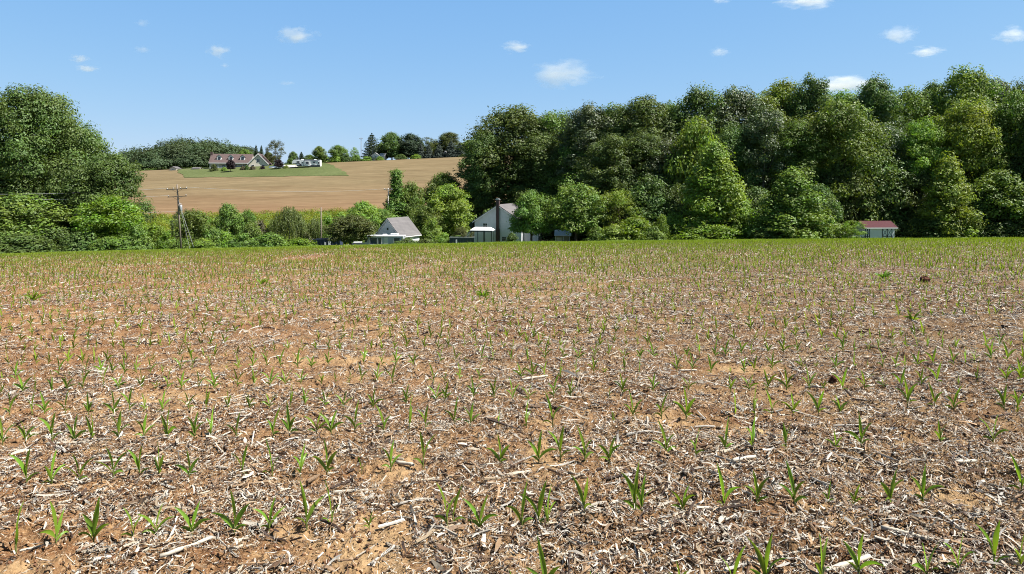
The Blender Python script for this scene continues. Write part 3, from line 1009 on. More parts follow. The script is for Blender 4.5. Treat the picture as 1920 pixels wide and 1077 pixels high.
def clod(x, y, sx, sz, label, name='soil_clod', mat=None):
    X, Y = ground_at(x, y)
    V, F = [], []
    for i in range(9):
        th = math.pi * i / 8
        for k in range(14):
            a = 2 * math.pi * k / 14
            nn = .7 + .6 * float(vnoise(math.cos(a) * 2 + x, th * 2.2 + math.sin(a) * 2, 77))
            V.append((math.sin(th) * math.cos(a) * sx * nn, math.sin(th) * math.sin(a) * sx * nn, math.cos(th) * sz * nn + sz * .5))
        if i:
            for k in range(14): F.append(((i - 1) * 14 + k, i * 14 + k, i * 14 + (k + 1) % 14, (i - 1) * 14 + (k + 1) % 14))
    me = bpy.data.meshes.new(name); me.from_pydata(V, [], F); me.update()
    o = put(name, me, mat or M_clod)
    o.location = (X, Y, float(S(np.array([X]), np.array([Y]))[0]))
    tag(o, label, 'soil clod')
M_clod = paint('dark_red_clod', (.08, .035, .022), .95, .4, 20, .1, 0, None, .8)
clod(1735, 530, .11, .08, 'dark red soil clod standing out far right in the corn rows')
clod(1563, 712, .035, .035, 'small orange brown clod behind the fourth row at right')
clod(1423, 818, .03, .028, 'pale tan clod beside a third row plant at right', 'soil_clod', paint('tan_clod', (.30, .21, .10), .95, .2, 20))

def weed(x, y, n, L, label):
    X, Y = ground_at(x, y)
    r = random.Random(int(x))
    parts = [leaf_geo(r, L * r.uniform(.7, 1.2), L * .2, 6.283 * i / n + r.uniform(-.3, .3), R(r.uniform(30, 75)), R(r.uniform(40, 100)), .005, 6, True, .01, r.uniform(.4, .8)) for i in range(n)]
    V, F, C = merge(parts)
    o = put('weed', np_mesh('weed', V, F, C, True), M['corn'])
    o.location = (X, Y, float(S(np.array([X]), np.array([Y]))[0]))
    tag(o, label, 'weed')
weed(905, 558, 16, .17, 'bushy green weed in the middle of the corn rows')
weed(1656, 524, 14, .24, 'leafy weed far right left of the dark clod')
weed(490, 535, 10, .22, 'small dark green weed left of centre in the far corn rows')
weed(1712, 603, 12, .16, 'pale green weed among middle rows at right')
weed(62, 565, 9, .22, 'dark weed beside a brown stub far left in the rows')

# ================================================================== trees
def unit_rand(n):
    v = rng.normal(size=(n, 3)); return v / np.linalg.norm(v, axis=1, keepdims=True)

def leaf_quads(Pc, Nn, ln, wd, tone, clump):
    """leaf-sized folded quads at Pc facing Nn"""
    n = len(Pc)
    a = np.cross(Nn, unit_rand(n)); a /= np.linalg.norm(a, axis=1, keepdims=True) + 1e-9
    b = np.cross(Nn, a)
    l = ln * rng.uniform(.55, 1.25, n)[:, None] * .5; w = wd * rng.uniform(.55, 1.25, n)[:, None] * .5
    fold = w * rng.uniform(-.1, .6, n)[:, None]
    V = np.empty((n, 4, 3))
    sh = rng.uniform(-.35, .35, n)[:, None] * l
    V[:, 0] = Pc - a * l; V[:, 1] = Pc + b * w + Nn * fold + a * sh
    V[:, 2] = Pc + a * l; V[:, 3] = Pc - b * w + Nn * fold - a * sh * .6
    C = np.stack([np.clip(tone, 0, 1), np.clip(clump, 0, 1), rng.random(n)], -1)
    return V.reshape(-1, 3), np.arange(n * 4).reshape(n, 4), np.repeat(C, 4, axis=0)

def clumps_to_mesh(name, cen, rad, per, ln, wd, flat=.95, shell=.45, up=.35, droop=0.0):
    n = len(cen)
    cnt = np.maximum(12, (per * (rad / rad.mean()) ** 2)).astype(int)
    ci = np.repeat(np.arange(n), cnt)
    m = len(ci)
    d = unit_rand(m)
    d[:, 2] = np.where(d[:, 2] < -.3, d[:, 2] * .6, d[:, 2])
    rr_ = rad[ci] * (shell + (1.12 - shell) * rng.random(m) ** .6)
    # ragged clump outlines: sub-bunches push out along random directions
    bump_ = 1 + .28 * np.sin(d[:, 0] * 5 + ci * 1.7) * np.sin(d[:, 1] * 5 + ci * .9) + .18 * np.sin(d[:, 2] * 7 + ci)
    Pc = cen[ci] + d * (rr_ * bump_)[:, None] * np.array([1, 1, flat])
    Nn = d * .85 + unit_rand(m) * .45 + np.array([0, 0, up]); Nn /= np.linalg.norm(Nn, axis=1, keepdims=True)
    tone = .42 + .28 * (rng.random(m) - .5) + .42 * (rng.random(n)[ci] - .5)
    cl = rng.random(n)[ci] * .6 + .4 * rng.random(m)
    V, F, C = leaf_quads(Pc, Nn, ln, wd, tone, cl)
    return np_mesh(name, V, F, C)

def crown_clumps(h, w, base, n, prof, rc, lump, inner=.25, sp=.80):
    """clump centres inside an uneven envelope; prof(t) = relative radius at height fraction t"""
    cen, rad = [], []
    ph = rng.uniform(0, 6.28, 6)
    while len(cen) < n:
        t = rng.random()
        a = rng.uniform(0, 6.283)
        env = prof(t) * w / 2 * (1 + lump * (math.sin(a * 2 + ph[0] + t * 4) * .5 + math.sin(a * 3 + ph[1] - t * 6) * .35 + math.sin(a * 5 + ph[2] + t * 9) * .3))
        q = rng.random()
        rad_f = math.sqrt(inner ** 2 + (1 - inner ** 2) * q) if rng.random() < .8 else rng.random()
        r0 = rc * rng.uniform(.6, 1.35)
        r = max(0, env - r0 * .8) * rad_f
        z = base + t * (h - base - r0 * .7)
        if cen:
            dd = np.linalg.norm(np.array(cen) - np.array([r * math.cos(a), r * math.sin(a), z]), axis=1)
            if dd.min() < r0 * sp and rng.random() < .93: continue
        cen.append((r * math.cos(a), r * math.sin(a), z)); rad.append(r0)
    return np.array(cen), np.array(rad)

def trunk_mesh(name, h, base, r0, cen, nlimb, seed, lean=.02, top=.8):
    rd = random.Random(seed)
    mb = MB()
    lx, ly = rd.uniform(-lean, lean) * h, rd.uniform(-lean, lean) * h
    pts = [(lx * t + .15 * r0 * math.sin(t * 9), ly * t, h * top * t - (.4 if t == 0 else 0)) for t in (0, .04, .2, .4, .6, .8, 1)]
    mb.tube(pts, [r0 * 1.5, r0 * 1.1, r0 * .92, r0 * .75, r0 * .55, r0 * .35, r0 * .12], 9)
    order = sorted(range(len(cen)), key=lambda i: rd.random())[:nlimb]
    for i in order:
        c = Vector(cen[i])
        z0 = max(base * .7, min(h * top * .9, c.z - math.hypot(c.x, c.y) * rd.uniform(.5, .9)))
        t = z0 / (h * top)
        a = Vector((lx * t, ly * t, z0))
        m1 = a.lerp(c, .5) + Vector((0, 0, -.06 * (c - a).length))
        rl = r0 * .38 * (1 - .5 * t)
        mb.tube([a, m1, c], [rl, rl * .6, rl * .15], 6, False)
    me = bpy.data.meshes.new(name); me.from_pydata(mb.v, [], mb.f)
    me.polygons.foreach_set('use_smooth', mb.sm); me.update()
    return me

def p_round(t): return max(.12, math.sqrt(max(0, 1 - (2 * t - .85) ** 2 / 1.35 ** 2 if t < .425 else 1 - ((t - .425) / .6) ** 2)))
def p_full(t): return max(.10, (1 - t) ** .62 * (1 - .25 * math.exp(-t * 14)) * 1.08)
def p_dome(t): return max(.15, math.sqrt(max(0, 1 - t * t)))
def p_tall(t): return max(.15, min(1, .55 + t * 1.3) * math.sqrt(max(0, 1 - max(0, (t - .45) / .58) ** 2)))
def p_col(t): return max(.1, min(1, .55 + 2.5 * t) * (1 - max(0, t - .35) / .7) ** .8)

TPL = {}
def tpl(key, h, w, base, nc, prof, rc, lump, per, ln, wd, tr, limbs, inner=.25, sp=.80, **kw):
    cen, rad = crown_clumps(h, w, base, nc, prof, rc, lump, inner, sp)
    cr = clumps_to_mesh('crown', cen, rad, per, ln, wd, **kw)
    tk = trunk_mesh('trunk', h, base, tr, cen, limbs, len(TPL) + 3)
    co_ = np.empty(len(cr.vertices) * 3, dtype=np.float32); cr.vertices.foreach_get('co', co_); co_ = co_.reshape(-1, 3)
    zmax = float(np.percentile(co_[:, 2], 99.93))
    ext = float(np.percentile(np.hypot(co_[:, 0], co_[:, 1]), 96)) * 2
    TPL.setdefault(key, []).append((cr, tk, zmax, ext))

for s in range(4): tpl('broad', 20, 14, 3.5, 150, p_round, 1.55, .22, 290, .37, .24, .38, 26)
for s in range(5): tpl('tall', 24, 12, 6.0, 150, p_tall, 1.45, .26, 290, .37, .24, .36, 26)
for s in range(1): tpl('bare', 24, 12, 11.5, 75, p_round, 1.3, .32, 260, .37, .24, .42, 46)
for s in range(2): tpl('full', 12, 9, .25, 130, p_full, 1.0, .16, 170, .32, .21, .2, 18)
for s in range(3): tpl('round', 9, 8.5, 1.3, 110, p_round, 1.0, .2, 170, .32, .21, .2, 22)
for s in range(2): tpl('lolly', 9, 8.5, 2.7, 100, p_round, .95, .2, 170, .32, .21, .22, 26)
for s in range(2): tpl('airy', 10, 9, 1.5, 62, p_round, .85, .3, 120, .34, .16, .16, 26)
for s in range(2): tpl('column', 14, 5, .5, 90, p_col, .85, .12, 170, .32, .2, .18, 14, sp=.45)
for s in range(4): tpl('shrub', 3.2, 4.2, .1, 46, p_dome, .62, .25, 150, .24, .15, .06, 12)
for s in range(1): tpl('giant', 22, 22, 1.2, 330, p_round, 1.6, .24, 340, .36, .23, .6, 60)

def conifer(h, w, nlev, name):
    Ps, Ns, tn = [], [], []
    for i in range(nlev):
        t = i / (nlev - 1)
        z = .6 + (h - .8) * t
        L = w / 2 * (1 - t) ** .62 * 1.12 * rng.uniform(.82, 1.12) + .18
        nb = int(13 - 6 * t)
        for k in range(nb):
            a = 6.283 * k / nb + rng.uniform(-.25, .25) + i
            l = L * rng.uniform(.7, 1.1)
            n = int(46 * l / w * 2) + 10
            s = rng.random(n) ** .75
            side = rng.normal(0, .13, n) * (1.35 - s) * l * 1.5
            x = s * l
            Ps.append(np.stack([x * math.cos(a) - side * math.sin(a), x * math.sin(a) + side * math.cos(a), z - .28 * x + .12 * x * s + rng.normal(0, .10, n)], -1))
            nn = unit_rand(n) * .7 + np.array([math.cos(a) * .4, math.sin(a) * .4, .5])
            Ns.append(nn / np.linalg.norm(nn, axis=1, keepdims=True)); tn.append(np.full(n, .3 + .35 * rng.random()) + .25 * (s - .3))
    Pc, Nn, tone = np.concatenate(Ps), np.concatenate(Ns), np.concatenate(tn)
    V, F, C = leaf_quads(Pc, Nn, .50, .26, tone + rng.normal(0, .08, len(tone)), rng.random(len(tone)))
    mb = MB(); mb.tube([(0, 0, -.4), (0, 0, h * .5), (0, 0, h * .98)], [h * .016, h * .01, .02], 8)
    me = bpy.data.meshes.new('trunk'); me.from_pydata(mb.v, [], mb.f); me.update()
    TPL.setdefault(name, []).append((np_mesh('crown', V, F, C), me, h, w))
for s in range(3): conifer(12, 6.2, 22, 'conifer')
conifer(11, 9, 18, 'pine')

def willow():
    h, w = 9, 10
    Ps, Ns, tn = [], [], []
    for k in range(330):
        a = rng.uniform(0, 6.283); q = math.sqrt(rng.random())
        r = q * w / 2 * (.85 + .2 * math.sin(3 * a))
        zt = h * (1 - .38 * q ** 2.2) - rng.uniform(0, 1.2)
        ln = rng.uniform(.35, .95) * (zt - .4) * (.45 + .55 * q)
        n = int(ln * 14) + 6
        s = rng.random(n)
        Ps.append(np.stack([(r + .25 * s) * math.cos(a) + rng.normal(0, .09, n), (r + .25 * s) * math.sin(a) + rng.normal(0, .09, n), zt - s * ln], -1))
        nn = unit_rand(n) * .8 + np.array([math.cos(a) * .6, math.sin(a) * .6, .15])
        Ns.append(nn / np.linalg.norm(nn, axis=1, keepdims=True)); tn.append(np.full(n, .25 + .5 * rng.random()))
    Pc, Nn, tone = np.concatenate(Ps), np.concatenate(Ns), np.concatenate(tn)
    n = len(Pc)
    a = np.cross(Nn, np.array([0, 0, 1.0]) + .35 * unit_rand(n)); a /= np.linalg.norm(a, axis=1, keepdims=True) + 1e-9
    b = np.cross(Nn, a)
    V = np.empty((n, 4, 3)); l = rng.uniform(.14, .30, n)[:, None]; wd = rng.uniform(.03, .06, n)[:, None]
    V[:, 0] = Pc - b * l; V[:, 1] = Pc + a * wd; V[:, 2] = Pc + b * l; V[:, 3] = Pc - a * wd
    C = np.repeat(np.stack([np.clip(tone, 0, 1), rng.random(n), rng.random(n)], -1), 4, axis=0)
    cen = np.array([(math.cos(q) * 2.6, math.sin(q) * 2.6, 7.0 + math.sin(q * 3)) for q in np.linspace(0, 6, 14)])
    TPL['willow'] = [(np_mesh('crown', V.reshape(-1, 3), np.arange(n * 4).reshape(n, 4), C), trunk_mesh('trunk', 8, 1.5, .28, cen, 14, 9), h, w)]
willow()

tcount = [0]
def tree(name, key, x, ytop, wpx, Y, mat, label, cat, group=None, bark='bark', ext=None, sink=0.0, var=None):
    """a tree whose top is seen at photo row ytop, its trunk under photo column x, at depth Y"""
    tcount[0] += 1
    vs = TPL[key]
    cr, tk, th, tw = vs[(tcount[0] if var is None else var) % len(vs)]
    p = gx(x, Y)
    h = P(x, ytop, Y).z - p.z
    w = wpx / FPX * Y
    t = thing(name, label, cat, (p.x, p.y, p.z - sink), random.Random(tcount[0]).uniform(0, 6.28), group)
    t.scale = (w / tw, w / tw, (h + sink) / th)
    put('trunk', tk, M[bark], t)
    put('crown', cr, M[mat], t)
    return t

W = 'trees of the woods behind the field'
WD = 'woodland tree'
for a in [
    # skyline rank
    ('tall', 903, 246, 76, 152, 'oak', 'small dark tree at the left end of the woods skyline, touching the far field'),
    ('broad', 966, 198, 183, 158, 'oak', 'big dark tree at the left end of the woods, directly behind the chimney house'),
    ('broad', 1052, 208, 159, 156, 'mid', 'broad green tree second from the left on the woods skyline'),
    ('tall', 1106, 194, 122, 146, 'grey', 'grey green tree on the skyline behind the two round trees right of the house'),
    ('tall', 1152, 196, 122, 146, 'oak', 'dark skyline tree just left of the double-topped dark tree in the woods'),
    ('tall', 1212, 181, 146, 144, 'oak', 'dark double-topped skyline tree left of the pale round crown in the woods'),
    ('tall', 1258, 192, 110, 148, 'oak', 'low dark skyline tree rising behind the pale round crown'),
    ('broad', 1312, 161, 152, 142, 'oak', 'dark green skyline tree above the tall light green tree'),
    ('broad', 1378, 163, 152, 142, 'grey', 'grey green skyline tree right above the tall light green tree'),
    ('tall', 1428, 180, 122, 142, 'mid', 'skyline tree in the dip left of the two knobbly tops'),
    ('tall', 1470, 151, 128, 144, 'light', 'yellowish green skyline tree left of the first knobbly dark top'),
    ('tall', 1520, 141, 104, 140, 'oak', 'knobbly dark tree top on the skyline left of the cloud behind the woods'),
    ('broad', 1582, 170, 159, 142, 'mid', 'green tree below the cloud that stands behind the woods'),
    ('tall', 1645, 142, 105, 138, 'oak', 'knobbly dark tree top on the skyline right of the cloud behind the woods'),
    ('broad', 1702, 164, 146, 142, 'mid', 'green skyline tree between the knobbly dark top and the highest tree'),
    ('tall', 1752, 155, 116, 144, 'oak', 'dark skyline tree on the left shoulder of the highest tree'),
    ('broad', 1810, 124, 152, 138, 'mid', 'highest tree of the woods, at the right above the light leafy tree'),
    ('tall', 1864, 148, 110, 144, 'grey', 'grey green skyline tree on the right shoulder of the highest tree'),
    ('broad', 1912, 152, 140, 142, 'oak', 'dark skyline tree at the right edge of the picture'),
    ('broad', 1985, 150, 171, 138, 'mid', 'green skyline tree cut by the right edge of the picture'),
    # middle rank
    ('broad', 1015, 250, 140, 151, 'oak', 'dark mid-height tree filling the woods right behind the farmhouse roof'),
    ('broad', 1090, 262, 130, 146, 'mid', 'mid-height green tree leaning out over the round tree right of the farmhouse'),
    ('bare', 1142, 250, 110, 130, 'oak', 'dark shaded tree inside the woods above the wispy light bush'),
    ('tall', 1200, 244, 110, 131, 'oak', 'dark shaded tree deep in the woods left of the tall light green tree'),
    ('bare', 1250, 258, 95, 130, 'grey', 'grey green shaded tree under the pale round crown, its trunk showing'),
    ('round', 1303, 219, 108, 126, 'light', 'pale round green crown standing out from the dark woods'),
    ('tall', 1372, 232, 100, 128, 'oak', 'dark tree beside the pale round crown on its right'),
    ('bare', 1432, 198, 105, 126, 'grey', 'greyish thin-leaved tree with a pale bare trunk in the woods'),
    ('tall', 1490, 222, 105, 124, 'mid', 'mid green tree in the woods above the dark cone-shaped tree'),
    ('broad', 1575, 188, 165, 122, 'mid', 'very broad mid green tree in the woods left above the red roofed shed'),
    ('broad', 1662, 232, 130, 126, 'grey', 'grey green tree in the woods right above the red roofed shed'),
    ('tall', 1735, 222, 105, 122, 'light', 'light green mid-height tree in the woods right of the red roofed shed'),
    ('broad', 1812, 188, 150, 120, 'light', 'large light green leafy tree below the highest tree'),
    ('broad', 1905, 170, 120, 118, 'mid', 'large green tree with a rounded shoulder at the right edge'),
    ('tall', 1965, 200, 130, 114, 'oak', 'dark tree cut by the right edge of the picture, below the skyline'),
    # front rank
    ('full', 1340, 266, 135, 113, 'light', 'tall light green tree standing out in front of the dark woods'),
    ('full', 1486, 315, 145, 106, 'mid', 'dark cone-shaped leafy tree at the field edge left of the shed'),
    ('round', 1640, 278, 135, 122, 'oak', 'shaded tree directly behind the red roofed shed'),
    ('round', 1580, 300, 110, 121, 'oak', 'shaded low tree between the cone-shaped tree and the shed'),
    ('round', 1725, 318, 95, 119, 'oak', 'dark low tree immediately right of the red roofed shed'),
    ('full', 1778, 288, 112, 112, 'light', 'sunlit light green tree at the field edge right of the shed'),
    ('round', 1882, 318, 130, 112, 'mid', 'low spreading tree with brownish leaves at the right edge of the field'),
    ('round', 1822, 345, 90, 114, 'oak', 'dark low tree in deep shade between the two sunlit trees at right'),
    ('round', 1960, 330, 110, 110, 'oak', 'dark low tree cut by the right edge above the field corner'),
    ('round', 1532, 345, 80, 114, 'oak', 'dark low tree in the shade right beside the cone-shaped tree'),
    ('round', 1415, 350, 80, 118, 'oak', 'dark low tree in the gap left of the cone-shaped tree'),
    ('round', 1225, 330, 110, 124, 'oak', 'dark low tree in the black gap left of the tall light green tree'),
    ('round', 1170, 320, 90, 128, 'oak', 'dark low tree behind the wispy light bush right of the house'),
    ('round', 1275, 345, 75, 120, 'oak', 'dark low tree hugging the left side of the tall light green tree'),
]:
    tree('woodland_tree', a[0], a[1], a[2], a[3], a[4], a[5], a[6], WD, W, 'palebark' if a[0] == 'bare' else 'bark')

# understorey along the foot of the woods
U = 'bushes along the foot of the woods'
for a in [(1262, 398, 70, 113, 'light', 'light green bush at the left foot of the tall light green tree'),
          (1390, 372, 70, 112, 'bright', 'bright bush at the right foot of the tall light green tree'),
          (1190, 404, 80, 112, 'bright', 'bright green bush under the wispy light bush right of the house'),
          (1150, 420, 60, 111, 'light', 'low bush at the field edge below the round tree'),
          (1225, 424, 60, 110, 'mid', 'low green bush at the field edge left of the vine bank'),
          (1240, 402, 40, 111, 'bright', 'upright bright bush left of the low vine bank'),
          (1300, 424, 90, 109, 'bright', 'left end of the bright vine bank at the field edge'),
          (1355, 422, 90, 108, 'bright', 'right end of the bright vine bank at the field edge'),
          (1450, 425, 70, 104, 'oak', 'dark bush at the left skirt of the cone-shaped tree'),
          (1525, 425, 60, 106, 'oak', 'dark bush at the right skirt of the cone-shaped tree'),
          (1725, 405, 70, 115, 'oak', 'dark bush in deep shade just right of the red roofed shed'),
          (1770, 400, 90, 111, 'oak', 'dark bush in deep shade under the sunlit tree right of the shed'),
          (1830, 402, 100, 111, 'oak', 'dark bush in deep shade under the gap between two sunlit trees'),
          (1895, 398, 110, 110, 'oak', 'dark bush in deep shade under the brownish spreading tree'),
          (1960, 400, 110, 109, 'oak', 'dark bush at the right edge of the picture'),
          (1560, 415, 70, 110, 'oak', 'dark bush in the shade left of the small yellow green tree'),
          (1655, 395, 110, 119, 'oak', 'dark bush behind the red roof of the shed'),
          (1118, 425, 50, 117, 'mid', 'green bush under the round tree right of the small white greenhouse'),
          (1420, 415, 60, 113, 'oak', 'dark bush between vine bank and cone-shaped tree')]:
    tree('bush', 'shrub', a[0], a[1], a[2], a[3], a[4], a[5], 'bush', U)
# a second, hidden line closes the dark interior of the woods
for i, x in enumerate(range(1075, 2000, 56)):
    tree('bush', 'shrub', x + (i * 37 % 23) - 10, 372 + (i * 53 % 40), 120, 136 + (i * 29 % 7), 'oak', 'dark undergrowth bush deep in the shade inside the woods', 'bush', 'undergrowth inside the woods')

Yd = 'trees around the houses in the valley'
for a in [
    ('deciduous_tree', 'lolly', 996, 357, 76, 119, 'mid', 'round green tree with a bare trunk in front of the chimney house'),
    ('deciduous_tree', 'lolly', 1080, 343, 112, 119, 'mid', 'large round green tree right of the house beside the small white greenhouse'),
    ('deciduous_tree', 'airy', 1160, 354, 112, 121, 'light', 'wispy light green bushy tree right of the two round trees'),
    ('deciduous_tree', 'lolly', 657, 402, 90, 113, 'olive', 'small spreading tree with dark trunk left of the white garage'),
    ('deciduous_tree', 'round', 679, 377, 66, 140, 'light', 'light green tree behind the small spreading tree left of the garage'),
    ('poplar_tree', 'column', 743, 317, 46, 152, 'mid', 'narrow upright green tree rising behind the white garage'),
    ('deciduous_tree', 'round', 772, 340, 56, 154, 'mid', 'green tree leaning on the right side of the narrow upright tree'),
    ('deciduous_tree', 'round', 832, 323, 78, 160, 'mid', 'dark round tree whose top shows against the far field, left of the woods'),
    ('deciduous_tree', 'round', 843, 345, 92, 142, 'light', 'full light green tree between the white garage and the chimney house'),
    ('deciduous_tree', 'tall', 888, 335, 52, 152, 'oak', 'dark thin-topped tree behind the left corner of the chimney house'),
    ('deciduous_tree', 'round', 798, 384, 70, 138, 'mid', 'green tree right behind the garage roof'),
    ('deciduous_tree', 'round', 716, 392, 58, 146, 'mid', 'dark green tree behind the left slope of the garage roof'),
    ('deciduous_tree', 'airy', 866, 425, 48, 126, 'olive', 'thin brownish green small tree left of the screened pavilion'),
    ('deciduous_tree', 'airy', 1596, 413, 58, 104.5, 'bright', 'small yellow green tree in front of the shed lean-to'),
]:
    tree(*a, 'tree', Yd)

L = 'trees and shrubs along the left edge of the valley'
for a in [
    ('deciduous_tree', 'giant', 60, 166, 262, 112, 'oak', 'huge dark green tree towering at the left edge of the picture'),
    ('deciduous_tree', 'broad', 140, 236, 170, 121, 'oak', 'dark crown filling in behind the huge tree at the left edge'),
    ('deciduous_tree', 'broad', 208, 288, 132, 107, 'oak', 'dark tree forming the right flank of the huge tree at left'),
    ('deciduous_tree', 'round', 28, 364, 165, 98, 'mid', 'rounded green tree at the bottom left below the power lines'),
    ('deciduous_tree', 'round', 203, 366, 124, 97, 'bright', 'bright yellow green tree in front of the huge dark tree at left'),
    ('deciduous_tree', 'round', 118, 318, 90, 106, 'oak', 'dark ivy-covered tree between the rounded and the bright tree at left'),
    ('deciduous_tree', 'broad', -70, 260, 180, 113, 'oak', 'dark tree cut by the left edge behind the power lines'),
    ('deciduous_tree', 'round', 366, 392, 70, 128, 'mid', 'green tree directly behind the leaning power pole'),
    ('deciduous_tree', 'airy', 342, 390, 46, 136, 'grey', 'thin grey green tree left of the leaning power pole'),
    ('deciduous_tree', 'round', 427, 381, 54, 130, 'mid', 'taller of two dark green small trees right of the guy wires'),
    ('deciduous_tree', 'round', 463, 392, 40, 132, 'mid', 'shorter of two dark green small trees right of the guy wires'),
    ('willow_tree', 'willow', 543, 385, 76, 128, 'willow', 'pale weeping willow left of the thin grey pole'),
    ('willow_tree', 'willow', 592, 408, 62, 131, 'willow', 'smaller drooping willow right beside the weeping willow'),
]:
    tree(*a, 'tree', L)
SHR = 'shrubs along the left edge of the valley'
for a in [(208, 444, 80, 92, 'mid', 'low green shrub under the bright yellow green tree at left'),
          (490, 412, 44, 127, 'brown', 'brown leafless-looking shrub left of the weeping willow'),
          (455, 437, 60, 116, 'mid', 'low dark shrub left in front of the brown shrub'),
          (505, 436, 84, 116, 'mid', 'low rounded green shrub right in front of the brown shrub'),
          (400, 425, 50, 120, 'mid', 'shrub right of the guy wire anchors'),
          (255, 420, 60, 95, 'mid', 'dark green shrub at the right foot of the bright tree at left'),
          (312, 432, 40, 118, 'bright', 'bright shrub left of the power pole foot'),
          (158, 430, 80, 93, 'oak', 'dark shrub at the left foot of the bright tree'),
          (95, 420, 80, 98, 'oak', 'dark shaded shrub between the rounded and the bright tree'),
          (575, 436, 30, 122, 'olive', 'olive shrub at the foot of the smaller willow'),
          (620, 425, 46, 124, 'light', 'light green shrub behind the navy dumpster'),
          (560, 446, 70, 116, 'bright', 'low bright shrub at the field edge below the willows'),
          (380, 447, 56, 113, 'light', 'low light green shrub at the foot of the guy wires'),
          (340, 447, 50, 114, 'mid', 'low green shrub around the foot of the power pole'),
          (830, 436, 50, 128, 'light', 'light green shrub right of the garage hedge'),
          (40, 438, 120, 86, 'oak', 'dark shrub under the rounded tree at the bottom left'),
          (-30, 430, 120, 88, 'oak', 'dark shrub cut by the left edge of the picture'),
          (690, 432, 40, 128, 'light', 'light green shrub left behind the garage'),
          (762, 446, 60, 116.5, 'oak', 'left half of the clipped dark hedge in front of the camper van'),
          (798, 447, 50, 116.5, 'oak', 'right half of the clipped dark hedge in front of the garage'),
          (285, 418, 56, 124, 'bright', 'bright bush in the hedgerow left of the power pole'),
          (302, 425, 40, 121, 'light', 'small light bush close to the left of the power pole'),
          (392, 406, 54, 138, 'light', 'light bush behind the guy wires below the far field'),
          (445, 404, 40, 140, 'light', 'light bush behind the two dark green small trees'),
          (472, 418, 46, 124, 'mid', 'green bush between the two small trees and the brown shrub'),
          (516, 412, 46, 134, 'bright', 'bright bush left behind the weeping willow'),
          (612, 404, 50, 142, 'bright', 'bright bush behind the thin grey pole'),
          (640, 398, 54, 146, 'light', 'light bush on the slope above the small spreading tree'),
          (700, 404, 60, 146, 'light', 'light bush on the slope left behind the garage'),
          (665, 420, 46, 128, 'mid', 'green bush right behind the small spreading tree'),
          (810, 408, 50, 132, 'light', 'light bush right of the garage roof'),
          (418, 432, 60, 121, 'bright', 'bright low bush below the taller dark green small tree'),
          (960, 436, 26, 128, 'oak', 'dark little bush against the house wall left of the bare trunk')]:
    tree('shrub', 'shrub', a[0], a[1], a[2], a[3], a[4], a[5], 'shrub', SHR)

